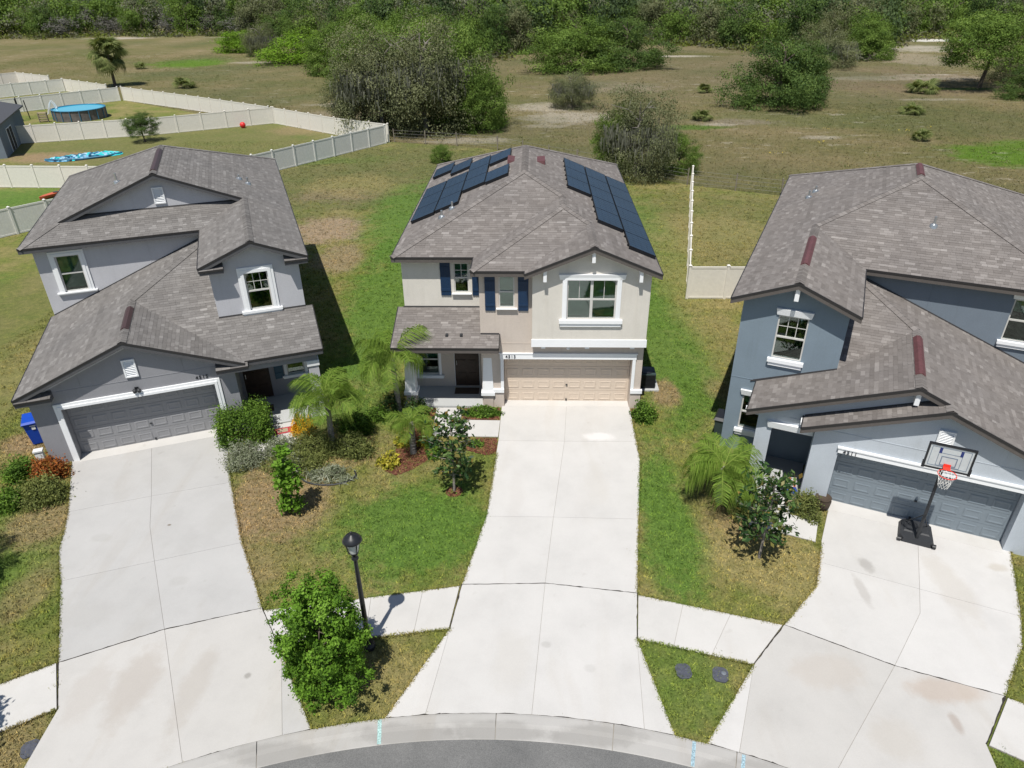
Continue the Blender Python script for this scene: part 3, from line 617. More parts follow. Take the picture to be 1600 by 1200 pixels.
for sg, x in ((-1, xm1-.62), (1, xm1+.72)):     # slant-back vents either side of the ridge
    m = MB(); zz = zc(h1)-S*abs(x-xm1); m.hexa([(x-.18, 8.3, zz-.1), (x+.18, 8.3, zz-.1), (x+.18, 9.4, zz-.1), (x-.18, 9.4, zz-.1)], [(x-.18, 8.35, zz+.02+(.07 if sg > 0 else .1)), (x+.18, 8.35, zz+.02+(.1 if sg > 0 else .04)), (x+.18, 9.35, zz+.02+(.1 if sg > 0 else .04)), (x-.18, 9.35, zz+.02+(.07 if sg > 0 else .1))]); m.build('roof_vent', M['maroon'], hc)
vent_pipe(hc, -2.6, 3.6, ZE+S*(2.6-4.23+3.26), .3); vent_pipe(hc, -2.25, 4.35, ZE+S*1.98, .3)
# walls
w = MB(); wy, my, by, wl, wr = 1.15, -.28, -.55, -3.95, 5.33
wall_y(w, wy, wl, -.88, 3.2, 5.8, [(-1.95, -1.38, 4.32, 5.54)])
wall_x(w, wl, wy, 15.35, 0, 5.8); wall_y(w, 15.35, wl, wr, 0, 5.8); wall_x(w, wr, my, 15.35, 0, 5.8)
wall_y(w, by, 1.07, wr, 2.86, 5.78, [(2.33, 4.11, 4.0, 5.55)]); wall_x(w, 1.07, by, my+.02, 2.86, 5.8); wall_x(w, wr+.002, by, my, 2.86, 5.8)
w.face([(1.07, by, 5.78), (wr, by, 5.78), (xm3, by, 5.78+S*2.2)]); w.face([(1.07, by, 2.86), (wr, by, 2.86), (wr, my, 2.86), (1.07, my, 2.86)])
joint(w, [(1.57, 3.16, 1.57, 5.95), (4.85, 3.16, 4.85, 5.95)], by)
w.build('wall', M['cream'], hc)['label'] = 'cream stucco upper walls'
w = MB(); wall_y(w, wy, wl, -.88, 0, 3.2, [(-3.6, -2.75, .68, 2.05), (-2.12, -1.08, .12, 2.25)])
wall_x(w, -.88, my, wy, 0, 5.8); wall_y(w, my, -.88, 1.07, 2.86, 5.8, [(-.16, .42, 4.33, 5.58)]); wall_y(w, my, -.88, wr, 0, 2.86, [(-.02, 4.94, 0, 2.2)], .42)
w.box(-.4, -.03, my-.04, my+.01, 0, .7); w.box(4.95, 5.36, my-.04, my+.01, 0, .7)
joint(w, [(-.12, 2.86, 1.06, 2.86)], my); w.build('wall', M['tan'], hc)['label'] = 'tan stucco lower walls and entry bay'
t = MB(); t.box(1.045, wr+.03, by-.035, by-.001, 2.86, 3.17); t.build('trim_band', M['white'], hc)
for x in (1.5, 3.15, 4.85):
    m = MB(); m.box(x-.08, x+.08, by+.01, by+.2, 2.77, 2.858); m.build('corbel', M['white'], hc)
for x, z in ((1.52, 5.98), (xm3, 6.7), (4.92, 5.98)): bracket(hc, x, y3+.05, by+.01, z, .06, .42)
t = MB()
t.box(1.1, xm3, by-.014, by-.002, 5.72, 5.74)
gt = MB()
for sg in (-1, 1):
    xe = 1.07 if sg < 0 else wr
    gt.hexa([(xe, by-.03, 5.7), (xm3, by-.03, 5.7+S*2.13), (xm3, by-.002, 5.7+S*2.13), (xe, by-.002, 5.7)], [(xe, by-.03, 5.8), (xm3, by-.03, 5.8+S*2.13), (xm3, by-.002, 5.8+S*2.13), (xe, by-.002, 5.8)])
gt.build('rake_trim', M['white'], hc)
t = MB(); t.box(-.16, 5.08, my-.05, my-.001, 2.2, 2.42); t.box(-.2, 5.12, my-.07, my-.001, 2.421, 2.455); t.box(-.14, -.021, my-.045, my-.001, .87, 2.199); t.box(4.941, 5.06, my-.045, my-.001, .87, 2.199); t.box(-.44, -.02, my-.09, my+.01, .71, .869); t.box(4.942, 5.4, my-.09, my+.01, .71, .869); t.build('garage_trim', M['white'], hc)
garage_door(hc, 0, 4.92, 2.19, .15, M['gtan']); m = MB(); m.box(-.02, 4.94, -.3, .2, .0, .055); m.build('threshold', M['walk'], hc)
wn = window(hc, 2.33, 4.11, 4.0, 5.55, by, .17, .2, .27, (2, 1), False, .97, True)
window(hc, -.16, .42, 4.33, 5.58, my, 0, 0, .05, (1, 1), False, .95); window(hc, -1.95, -1.38, 4.32, 5.54, wy, 0, 0, .05, (2, 2), False, .45)
window(hc, -3.6, -2.75, .68, 2.05, wy, .1, 0, .16, (1, 1), False, .5)
shutter(hc, -2.47, -2.08, 4.22, 5.6, wy, M['navy']); shutter(hc, -1.25, -.9, 4.22, 5.6, wy, M['navy']); shutter(hc, -.67, -.29, 4.22, 5.6, my, M['navy']); shutter(hc, .55, .93, 4.22, 5.6, my, M['navy'])
front_door(hc, -2.1, -1.1, .13, 2.2, wy+.05, M['white'])
text(hc, '4513', .05, 2.25, my-.05, .13, M['black'])
m = MB(); m.lathe([(.06, 2.68), (.08, 2.72), (.03, 2.78)], 12, 2.45, my-.1); m.box(2.42, 2.48, my-.09, my, 2.7, 2.74); m.build('wall_light', M['white'], hc)
m = MB(); m.box(-4.0, -.86, -.42, 1.16, 0, .12); m.build('porch_slab', M['slab'], hc)
m = MB(); m.box(-4.0, -.25, -.5, -.24, 2.55, 2.86); m.box(-4.0, -3.8, -.24, 1.15, 2.55, 2.86); m.build('porch_beam', M['tan'], hc)
for x in (-3.72, -.65):
    p = MB(); p.box(x-.2, x+.2, -.32, .08, 0, .58); po = p.build('porch_pier', M['tan'], hc)
    p = MB(); p.box(x-.27, x+.27, -.4, .16, .581, .72); p.hexa([(x-.22, -.34, .721), (x+.22, -.34, .721), (x+.22, .1, .721), (x-.22, .1, .721)], [(x-.15, -.27, 2.47), (x+.15, -.27, 2.47), (x+.15, .03, 2.47), (x-.15, .03, 2.47)]); p.box(x-.19, x+.19, -.31, .07, 2.471, 2.549); p.build('column', M['white'], po)
def flashing(root, pts):
    for a, b in zip(pts[:-1], pts[1:]):
        m = MB(); d = Vector(b)-Vector(a); n = Vector((d.y, -d.x, 0))
        n = n.normalized()*.03 if n.length > 1e-6 else Vector((0, -.03, 0))
        if n.y > 0: n = -n
        a, b = Vector(a), Vector(b); z0, z1 = Vector((0, 0, .0)), Vector((0, 0, .05)); m.hexa([a+z0, b+z0, b+n+z0, a+n+z0], [a+z1, b+z1, b+n*.3+z1, a+n*.3+z1]); m.build('flashing', M['flash'], root)
flashing(hc, [(wl-.05, wy, pz+ps*(wy-py)), (-.88, wy, pz+ps*(wy-py))]); flashing(hc, [(-.88, my, pz+ps*(my-py)), (-.17, my, pz+ps*(my-py))])
# ---- solar arrays
def solar(label, cols, left):
    ref = XL if left else XR; d = 1 if left else -1; k = math.sqrt(1+S*S)
    a = thing('solar_array', label, 'solar panels', (0, 0, 0), 0, 'solar arrays on the middle roof')
    pm = MB(); pm.box(0, 1.0*k*.985, 0, 1.7, .04, .072); me = pm.mesh('solar_panel', M['solar'])
    fm = MB(); t = .018
    for q in ((-.004, 1.0*k*.985+.004, -.004, t), (-.004, 1.0*k*.985+.004, 1.7-t, 1.704), (-.004, t, t, 1.7-t), (1.0*k*.985-t, 1.0*k*.985+.004, t, 1.7-t)): fm.box(q[0], q[1], q[2], q[3], .03, .0765)
    cell = MB()
    for q in range(1, 6): cell.box(.02, 1.0*k*.965, 1.7*q/6-.003, 1.7*q/6+.003, .0715, .0735)
    for q in range(1, 4): cell.box(1.0*k*.985*q/4-.003, 1.0*k*.985*q/4+.003, .02, 1.68, .0715, .0732)
    cme = cell.mesh('cell_lines', M['sframe'])
    fme = fm.mesh('panel_frame', M['sframe']); cl = MB(); cl.box(-.02, .12, 0, .06, -.06, .035); clm = cl.mesh('mounting_foot', M['sframe'])
    for x, y, n in cols:
        for i in range(n):
            z = ZE+S*abs(x-ref); ang = math.atan(S)
            o = link('solar_panel', me, a)
            X = Vector((math.cos(ang), 0, math.sin(ang)*d)); Y = Vector((0, 1, 0)); Zz = X.cross(Y)
            mt = Matrix((X, Y, Zz)).transposed().to_4x4(); mt.translation = Vector((x, y+i*1.72, z)) + Zz*.06
            o.matrix_local = mt; link('panel_frame', fme, o); link('cell_lines', cme, o)
            link('mounting_foot', clm, o, loc=(0 if not left else .9, .3, 0)); link('mounting_foot', clm, o, loc=(0 if not left else .9, 1.3, 0))
            if i == 0: 
                sk = MB(); sk.box(0, 1.0*k*.98, -.02, -.005, -.05, .03); link('skirt', sk.mesh('skirt', M['sframe']), o)
    return a
solar('staggered dark blue solar array on the left slope of the middle roof', [(-4.0, 4.55, 3), (-2.98, 4.65, 3), (-1.96, 6.2, 3), (-.94, 6.0, 1), (-.94, 9.3, 1), (-4.0, 11.9, 1), (-2.98, 10.9, 1)], True)
solar('three-row dark blue solar array down the right slope of the middle roof', [(2.5, 5.8, 3), (3.53, 2.35, 5), (4.56, .55, 6)], False)
# ---- shared shape of the outer houses (R is the mirror image)
zL, zU = 2.93, 5.96
def outer_house(name, label, loc, ang, mir, mats, seed):
    root = thing(name, label, 'house', loc, ang, 'houses around the turning circle')
    mx = 4.9 if mir else None; XX = (lambda x: mx-x) if mir else (lambda x: x)
    r = Roof(root, M['shingle_grey'] if not mir else M['shingle'], mats['fascia'], mx, seed)
    xl, xr, ry = -1.45, 9.0, 18.7; em = 6.25 if not mir else 5.85; hw = (xr-xl)/2; xm = (xl+xr)/2; yb = ry-hw
    wl_, wm_, we = 5.15, 7.075, 1.45; wh = (xr-wl_)/2
    wallm = em+.33
    if not mir:
        gy = em+1.3; gw = gy+.3; t = gw-em
        r.plane((xl, ry, zU), (1, 0), S, [[(xl, gy), (xl, em), (xl+1.3, gy)], [(xl, ry), (xl, gy), (xm, gy), (xm, yb)]])
        r.plane((xl, em, zU), (0, 1), S, [[(xl, em), (wl_, em), (wl_+t, gw), (xl+t, gw)]])
        r.plane((wl_, we, zU), (1, 0), S, [[(wl_, we), (wm_, we), (wm_, gw), (wl_+t, gw), (wl_, em)]])
        r.plane((xr, we, zU), (-1, 0), S, [[(xr, we), (xr, gy), (wm_, gy), (wm_, we)], [(xr, gy), (xr, yb), (xm, yb), (xm, gy)], [(xr, yb), (xr, ry), (xm, yb)]])
        r.edge((xl+1.3, gy, zU+S*1.3), (xm, gy, zU+S*hw), (0, -1)); r.edge((xm, gy, zU+S*hw), (wm_+.1, gy, zU+S*(xr-wm_-.1)), (0, -1))
        r.cap((xm, gy, zU+S*hw), (xm, yb, zU+S*hw), S); r.cap((xl, em, zU), (xl+1.3, gy, zU+S*1.3), S*.7); r.cap((wm_, we, zU+S*wh), (wm_, gw, zU+S*wh), S)
        m = MB(); z0 = zU+.3; zt = zU+S*hw-.1
        def gx(z): return xl+(z-zU+.1)/S, xr-(z-zU+.1)/S
        a, b = gx(z0); m.face([(a, gw, z0), (b, gw, z0), (xm, gw, zt)]); joint(m, [(2.75, zU+.6, 2.75, zU+1.62)], gw); m.build('gable_wall', mats['upper'], root)
        gt = MB()
        for xe in (xl+.9, xr-.9): 
            hh = (xm-xe) if xe < xm else (xe-xm)
            gt.hexa([(xe, gw-.05, zt-S*hh-.12), (xm, gw-.05, zt-.12), (xm, gw-.003, zt-.12), (xe, gw-.003, zt-S*hh-.12)], [(xe, gw-.05, zt-S*hh), (xm, gw-.05, zt), (xm, gw-.003, zt), (xe, gw-.003, zt-S*hh)])
        gt.build('rake_trim', mats['rake'], root)
        louver(root, 3.56, 4.0, 6.68+.12, 7.38+.1, gw)
    else:
        ap = (xm, em+hw); vv = (wm_, em+wh)
        r.plane((xl, em, zU), (0, 1), S, [[(xl, em), (wl_, em), vv, ap]])
        r.plane((xl, ry, zU), (1, 0), S, [[(xl, ry), (xl, em), ap, (xm, yb)]])
        r.plane((wl_, we, zU), (1, 0), S, [[(wl_, we), (wm_, we), vv, (wl_, em)]])
        r.plane((xr, we, zU), (-1, 0), S, [[(xr, we), (xr, vv[1]), vv, (wm_, we)], [(xr, vv[1]), (xr, ap[1]), ap, vv], [(xr, ap[1]), (xr, yb), (xm, yb), ap], [(xr, yb), (xr, ry), (xm, yb)]])
        r.cap((xm, ap[1], zU+S*hw), (xm, yb, zU+S*hw), S); r.cap((xl, em, zU), (ap[0], ap[1], zU+S*hw), S*.7); r.cap((vv[0], vv[1], zU+S*wh), (ap[0], ap[1], zU+S*hw), S*.7); r.cap((wm_, we, zU+S*wh), (vv[0], vv[1], zU+S*wh), S)
    r.plane((xl, ry, zU), (0, -1), S, [[(xr, ry), (xl, ry), (xm, yb)]])
    for a, b, o in (((xl, em, zU), (wl_, em, zU), (0, -1)), ((wl_, em, zU), (wl_, we, zU), (-1, 0)), ((xl, ry, zU), (xl, em, zU), (-1, 0)), ((xr, we, zU), (xr, ry, zU), (1, 0)), ((xl, ry, zU), (xr, ry, zU), (0, 1))): r.edge(a, b, o)
    gable_trim(r, wl_, wm_, xr, we, zU, S); r.cap((xl, ry, zU), (xm, yb, zU+S*hw), S*.7); r.cap((xr, ry, zU), (xm, yb, zU+S*hw), S*.7)
    # lower roof
    gf = -.55; el, er = -1.22, 6.12; gm = (el+er)/2; gh = (er-el)/2
    if not mir:
        pe = -.38; px = 8.9; tw = 1.8; hy = pe+gh; kx = 5.45
        xe = gm+(wallm-hy)
        r.plane((el, gf, zL), (1, 0), S, [[(el, gf), (gm, gf), (gm, hy), (el, hy)], [(el, hy), (gm, hy), (xe, wallm), (el, wallm)]])
        r.plane((er, gf, zL), (-1, 0), S, [[(er, gf), (er, pe), (gm, hy), (gm, gf)]])
        vx = er-(tw-pe)
        r.plane((er, pe, zL), (0, 1), S, [[(er, pe), (px, pe), (px, tw), (vx, tw)], [(vx, tw), (kx, tw), (kx, min(wallm, hy+kx-gm)), (gm, hy)]])
        gable_trim(r, el, gm, er, gf, zL, S); r.edge((er, pe, zL), (px, pe, zL), (0, -1)); r.edge((px, pe, zL), (px, tw, zL+S*(tw-pe)), (1, 0)); r.edge((el, gf, zL), (el, wallm, zL), (-1, 0))
        r.cap((gm, gf, zL+S*gh), (gm, hy, zL+S*gh), S); r.cap((gm, hy, zL+S*gh), (kx, hy+kx-gm, zL+S*(kx-el)), S*.7)
    else:
        wf = -.15; w2 = 7.8; wm2 = (el+w2)/2; wh2 = (w2-el)/2; tw = 1.85; kx = 5.45; hy = tw+kx-wm2; ye = hy-wh2
        r.plane((el, gf, zL), (1, 0), S, [[(el, gf), (gm, gf), (gm, wf), (el, wf)], [(el, wf), (wm2, wf), (wm2, hy), (el, hy)], [(el, hy), (wm2, hy), (wm2+wallm-hy, wallm), (el, wallm)]])
        r.plane((er, gf, zL), (-1, 0), S, [[(er, gf), (er, .2), (gm, .2), (gm, gf)]])
        r.plane((w2, wf, zL), (-1, 0), S, [[(w2, wf), (w2, tw), (wm2, tw), (wm2, wf)], [(kx, tw), (wm2, hy), (wm2, tw)]])
        r.plane((el, ye, zL), (0, 1), S, [[(wm2, hy), (kx, tw), (kx, hy+kx-wm2)]])
        gable_trim(r, el, gm, er, gf, zL, S); r.edge((wm2, wf, zL+S*wh2), (w2, wf, zL), (0, -1)); r.edge((gm, wf, zL+S*gh), (wm2, wf, zL+S*wh2), (0, -1)); r.edge((w2, wf, zL), (w2, tw, zL), (1, 0)); r.edge((el, gf, zL), (el, wallm, zL), (-1, 0)); r.edge((er, gf, zL), (er, .2, zL), (1, 0))
        r.cap((wm2, wf, zL+S*wh2), (wm2, hy, zL+S*wh2), S); r.cap((gm, gf, zL+S*gh), (gm, wf, zL+S*gh), S); r.cap((wm2, hy, zL+S*wh2), (kx, hy+kx-wm2, zL+S*(kx-el)), S*.7)
    roof = r.build()
    if not mir:
        for (a, b, y, z) in ((wl_+.02, wl_+.85, we-.02, zU), (xr-.85, xr-.02, we-.02, zU), (el+.02, el+1.1, gf-.02, zL), (er-1.0, er+.1, gf-.02, zL)): eave_return(roof, r, a, b, y-.06, y+.4, z-.1, mats['fascia'], M['shingle_grey'], False)
    return root, roof, r, dict(em=em, wallm=wallm, tw=tw, xm=xm, hw=hw, gm=gm, gh=gh, yb=yb, XX=XX, gf=gf)
# ---- left house
GL = dict(fascia=M['fascia_grey'], upper=M['lgrey'], lower=M['dgrey'], rake=M['fascia_grey'])
hl, roof_l, rl, q = outer_house('two_storey_house', 'grey two-storey house with charcoal garage door and blue bin, on the left', (-15.2, -3.9, 0), R_(21.8), False, GL, 5)
ridge_vent(hl, q['xm'], 8.1, 12.4, zU+S*q['hw'], M['brownvent']); ridge_vent(hl, q['gm']+.0, .55, 2.5, zL+S*q['gh'], M['brownvent'])
vent_pipe(hl, 2.1, 9.6, zU+S*3.55, .4); vent_pipe(hl, 7.0, 11.0, zU+S*2.0, .2); vent_pipe(hl, 7.35, 10.5, zU+S*1.65, .3)
wm, tw = q['wallm'], q['tw']
w = MB(); wall_y(w, wm, -1.1, 5.45, 2.4, 5.9, [(-.41, .46, 3.92, 5.43)]); wall_x(w, -1.1, wm, 18.4, 0, 5.9); wall_y(w, 18.4, -1.1, 8.65, 0, 5.9); wall_x(w, 8.65, tw, 18.4, 0, 5.9)
wall_y(w, tw, 5.45, 8.65, 3.0, 5.9, [(6.63, 7.48, 3.97, 5.46)]); wall_x(w, 5.45, tw, wm, 3.0, 5.9); w.face([(5.45, tw, 5.9), (8.65, tw, 5.9), (7.05, tw, 5.9+S*1.55)])
joint(w, [(3.0, 4.0, 3.0, 5.9)], wm); w.build('wall', M['lgrey'], hl)['label'] = 'light grey stucco upper walls'
w = MB(); fy = -.25; wall_y(w, fy, -.93, 5.7, 0, 2.86, [(-.04, 4.94, 0, 2.19)], .4); w.face([(-.93, fy, 2.86), (5.7, fy, 2.86), (q['gm'], fy, 2.86+S*3.25)]); wall_x(w, -.93, fy, wm, 0, 2.9); wall_x(w, 5.7, fy, tw, 0, 2.9)
wall_y(w, tw, 5.7, 8.65, 0, 3.2, [(5.8, 6.84, .06, 2.2), (7.52, 8.2, .95, 2.0)]); joint(w, [(-.9, 2.86, 5.65, 2.86), (.76, 2.86, .76, 3.6), (4.05, 2.86, 4.05, 3.6)], fy)
w.build('wall', M['dgrey'], hl)['label'] = 'mid grey stucco garage walls'
gt = MB()
for xe in (-.93, 5.7):
    hh = abs(xe-q['gm']); zt = 2.86+S*3.25
    gt.hexa([(xe, fy-.04, zt-S*hh-.1), (q['gm'], fy-.04, zt-.1), (q['gm'], fy-.003, zt-.1), (xe, fy-.003, zt-S*hh-.1)], [(xe, fy-.04, zt-S*hh), (q['gm'], fy-.04, zt), (q['gm'], fy-.003, zt), (xe, fy-.003, zt-S*hh)])
gt.build('rake_trim', M['lgrey'], hl)
flashing(hl, [(-1.1, wm, zL+S*.12), (5.3, wm, zL+S*6.52)]); flashing(hl, [(5.45, tw, zL+S*(tw+.38)), (8.66, tw, zL+S*(tw+.38))]); flashing(hl, [(.3, q['em']+1.6, zU+S*1.6), (6.75, q['em']+1.6, zU+S*1.6)])
garage_door(hl, 0, 4.9, 2.17, .12, M['ggrey']); m = MB(); m.box(-.04, 4.94, -.42, .15, 0, .056); m.build('threshold', M['walk'], hl)
t = MB()
for o1, tt in ((.2, .05), (.1, .075)):
    t.box(-.04-o1, -.042-.0, fy-tt, fy+.01, 0, 2.19+o1); t.box(4.942, 4.94+o1, fy-tt, fy+.01, 0, 2.19+o1); t.box(-.04, 4.94, fy-tt-.002, fy+.01, 2.192, 2.19+o1)
t.build('garage_trim', M['white'], hl)
louver(hl, 2.2, 2.62, 2.98, 3.66, fy); wall_light(hl, 2.42, 2.5, fy); text(hl, '4515', 4.36, 2.46, fy, .14, M['black'])
window(hl, -.41, .46, 3.92, 5.43, wm, .2, 0, .1, (1, 1), False, .95); window(hl, 6.63, 7.48, 3.97, 5.46, tw, .22, 0, .2, (3, 2), False, .0); window(hl, 7.52, 8.2, .95, 2.0, tw, .12, 0, .14, (1, 1), False, 0)
front_door(hl, 5.82, 6.82, .07, 2.15, tw+.05, M['dgrey']); shutter(hl, 7.02, 7.36, .85, 2.1, tw, M['teal'])
m = MB(); m.box(5.7, 8.7, -.35, tw, 0, .06); m.build('porch_slab', M['slab'], hl)
m = MB(); m.box(8.3, 8.68, -.2, .15, .061, 2.4); po = m.build('column', M['lgrey'], hl); m = MB(); m.box(8.26, 8.72, -.24, .19, 2.2, 2.42); m.build('capital', M['white'], po)
m = MB(); m.box(5.7, 8.68, -.2, .12, 2.43, 2.8); m.build('porch_beam', M['dgrey'], hl)
# ---- right house
GR = dict(fascia=M['fascia_brown'], upper=M['blue'], lower=M['lblue'], rake=M['fascia_brown'])
hr, roof_r, rr_, q = outer_house('two_storey_house', 'blue two-storey house with slate garage door and basketball hoop, on the right', (10.7, -6.0, 0), R_(-23.1), True, GR, 9)
XX = q['XX']; wm, tw = q['wallm'], q['tw']
ridge_vent(hr, q['xm'], 11.4, 13.3, zU+S*q['hw'], M['maroon'], 4.9); ridge_vent(hr, 7.075, 3.2, 6.2, zU+S*1.925, M['maroon'], 4.9); ridge_vent(hr, 3.29, .7, 3.4, zL+S*4.51, M['maroon'], 4.9)
vent_pipe(hr, 7.7, 12.6, zU+S*1.3, .3, 4.9); vent_pipe(hr, 7.5, 13.4, zU+S*1.5, .25, 4.9); vent_pipe(hr, 3.2, 8.4, zU+S*2.55, .35, 4.9)
w = MB(); wall_y(w, tw, XX(8.65), XX(5.45), 0, 5.9, [(-2.6, -1.67, 3.92, 5.46), (-3.25, -2.45, .95, 2.3)]); wall_x(w, XX(8.65), tw, 18.4, 0, 5.9); wall_x(w, XX(5.45), tw, wm, 3, 5.9); w.face([(XX(8.65), tw, 5.9), (XX(5.45), tw, 5.9), (XX(7.05), tw, 5.9+S*1.55)])
joint(w, [(-3.75, 2.95, -2.93, 2.95)], tw); w.build('wall', M['blue'], hr)['label'] = 'steel blue stucco tower wall'
w = MB(); wall_y(w, wm, XX(5.45), XX(-1.1), 2.4, 5.9, [(4.42, 5.6, 4.0, 5.5)]); wall_x(w, XX(-1.1), wm, 18.4, 0, 5.9); wall_y(w, 18.4, XX(8.65), XX(-1.1), 0, 5.9); joint(w, [(1.98, 4.2, 1.98, 5.9)], wm)
w.build('wall', M['sblue'], hr)['label'] = 'slate blue stucco upper wall'
fy = -.25; pf = .18
w = MB(); wall_y(w, fy, XX(5.72), XX(-.93), 0, 2.86, [(-.04, 4.94, 0, 2.17)], .4); w.face([(XX(5.72), fy, 2.86), (XX(-.93), fy, 2.86), (XX(2.45), fy, 2.86+S*3.25)]); wall_x(w, XX(5.72), fy, pf, 0, 3.0); wall_x(w, XX(-.93), fy, wm, 0, 2.9)
wall_y(w, pf, XX(7.45), XX(5.72), 0, 2.9, [(-2.08, -.83, 0, 2.28)], .18); w.face([(XX(7.45), pf, 2.9), (XX(-.9), pf, 2.9), (XX(3.29), pf, 2.9+S*4.1)]); wall_x(w, XX(7.45), pf, tw, 0, 2.9)
joint(w, [(-.8, 2.86, 5.75, 2.86), (.72, 2.86, .72, 3.5), (4.15, 2.86, 4.15, 3.5)], fy); joint(w, [(-1.6, 2.75, -.83, 2.75)], pf)
w.build('wall', M['lblue'], hr)['label'] = 'pale blue stucco garage and porch walls'
w = MB(); wall_y(w, 2.3, XX(7.45), XX(5.5), 0, 2.9); wall_x(w, XX(7.44), pf+.19, 2.3, 0, 2.9); wall_x(w, XX(5.6), pf+.02, 2.3, 0, 2.9); w.face([(XX(7.45), pf+.2, 2.7), (XX(5.5), pf+.2, 2.7), (XX(5.5), 2.3, 2.7), (XX(7.45), 2.3, 2.7)]); w.build('porch_wall', M['sblue'], hr)
front_door(hr, -2.0, -1.0, .07, 2.2, 2.2, M['white']); m = MB(); m.box(XX(7.44), XX(5.74), -.3, 2.3, 0, .06); m.build('porch_slab', M['slab'], hr)
t = MB(); t.hexa([(-2.2, pf-.07, 2.29), (-.84, pf-.07, 2.29), (-.84, pf, 2.29), (-2.2, pf, 2.29)], [(-2.25, pf-.11, 2.52), (-.84, pf-.11, 2.52), (-.84, pf, 2.52), (-2.25, pf, 2.52)]); t.build('porch_header', M['white'], hr)
t = MB(); t.box(-.06, 4.98, fy-.06, fy+.01, 2.172, 2.34); t.box(-.09, 5.01, fy-.09, fy+.01, 2.341, 2.39); t.build('garage_trim', M['white'], hr)
flashing(hr, [(XX(8.0), tw, zL-.05), (XX(5.45), tw, zL+S*2.35)]); flashing(hr, [(XX(5.3), wm, zL+S*6.52), (XX(-1.1), wm, zL+S*.12)]); flashing(hr, [(XX(6.1), pf, zL+.01), (XX(2.5), pf, zL+S*3.62)])
garage_door(hr, 0, 4.9, 2.15, .12, M['gblue']); m = MB(); m.box(-.04, 4.94, -.42, .15, 0, .056); m.build('threshold', M['walk'], hr); louver(hr, 2.35, 2.78, 3.1, 3.66, fy); text(hr, '4511', .08, 2.19, fy-.07, .13, M['black'])
window(hr, -2.6, -1.67, 3.92, 5.46, tw, 0, .22, .26, (3, 2), False, 0, False, .06); window(hr, -3.25, -2.45, .95, 2.3, tw, 0, .2, .24, (1, 1), False, .3, False, .06); window(hr, 4.42, 5.6, 4.0, 5.5, wm, 0, .2, .24, (1, 1), False, .35, False, .06)
bracket(hr, XX(7.075), 1.5, tw, zU+S*1.925-.2, .065, .42); bracket(hr, XX(3.29), -.1, pf, zL+S*4.51-.2, .065, .4)
for xx in (XX(7.83), XX(6.15)):
    m = MB(); m.box(xx-.035, xx+.015, .02 if xx < -2 else -.25, .1, zL-.1, zL+.0); m.build('gutter_end', M['white'], hr)
# ------------------------------------------------------------------ ground, road, pavements
def sheet(name, poly, z, mat, kind='structure', label=None):
    m = MB(); p = poly if area(poly) > 0 else poly[::-1]; m.face([(a, b, z) for a, b in p]); o = m.build(name, mat, None, kind=kind)
    if label: o['label'] = label
    return o
m = MB(); m.face([(-1500, -400, 0), (1500, -400, 0), (1500, 2000, 0), (-1500, 2000, 0)]); g = m.build('ground', M['field'], None, kind='structure')
g['label'] = 'brown and olive pasture with sandy patches behind the houses'; g['category'] = 'ground'
LAWN = [(-13.7, 51.5), (-6.7, 49.5), (-2.7, 47.6), (14, 33.9), (20.2, 30.8), (32, 25), (60, 12), (60, -25), (-60, -25), (-95, 20), (-95, 85), (-75, 92.5), (-61.5, 85.1), (-57.1, 80.8), (-34, 63.7), (-29.6, 62.4), (-20.5, 55.3)]
tag(sheet('lawn', LAWN, .004, M['lawn']), 'patchy green and straw lawn around the three houses', 'lawn')
CC = (.31, -31.99); RB, RA = 18.09, 17.46
def arc(r, a0, a1, n): return [(CC[0]+r*math.cos(a0+(a1-a0)*k/n), CC[1]+r*math.sin(a0+(a1-a0)*k/n)) for k in range(n+1)]
tag(sheet('road', arc(RA, R_(10), R_(170), 80), .010, M['asphalt']), 'grey asphalt of the turning circle', 'road')
def cb(x): return CC[1]+math.sqrt(RB*RB-(x-CC[0])**2)+.01
cur = MB(); cur.face([(a, b, .006) for a, b in arc(RB, R_(25), R_(155), 60)+arc(RA, R_(155), R_(25), 60)])
curb = tag(cur.build('curb', M['gap'], None, kind='structure'), 'pale concrete curb and gutter round the turning circle', 'curb')
prof = [(RB, .052), (RB-.05, .058), (RB-.24, .05), (RB-.34, .022), (RA+.02, .018), (RA, .011)]
n = 12; A0, A1 = R_(38), R_(142)
for k in range(n):
    a0 = A0+(A1-A0)*k/n+.0005; a1 = A0+(A1-A0)*(k+1)/n-.0005; sm = MB()
    for j in range(8):
        b0, b1 = a0+(a1-a0)*j/8, a0+(a1-a0)*(j+1)/8
        for i in range(len(prof)-1):
            q = []
            for a, (rr, zz) in ((b0, prof[i]), (b1, prof[i]), (b1, prof[i+1]), (b0, prof[i+1])): q.append((CC[0]+rr*math.cos(a), CC[1]+rr*math.sin(a), zz))
            sm.face(q[::-1])
    sm.build('curb_segment', M['curb'], curb)
for ang, mt, wd_, r0 in ((98.6, M['cyan'], .045, RB-.02), (75.6, M['cyan2'], .04, RB-.03), (72.2, M['cyan2'], .04, RB-.02)):
    pm = MB(); a = R_(ang)
    for i in range(len(prof)-2):
        q = []
        for sg, (rr, zz) in ((-1, prof[i]), (1, prof[i]), (1, prof[i+1]), (-1, prof[i+1])):
            t = (-math.sin(a)*sg*wd_, math.cos(a)*sg*wd_); rr = min(rr, r0); q.append((CC[0]+rr*math.cos(a)+t[0], CC[1]+rr*math.sin(a)+t[1], zz+.004))
        pm.face(q)
    pm.build('paint_mark', mt, curb)
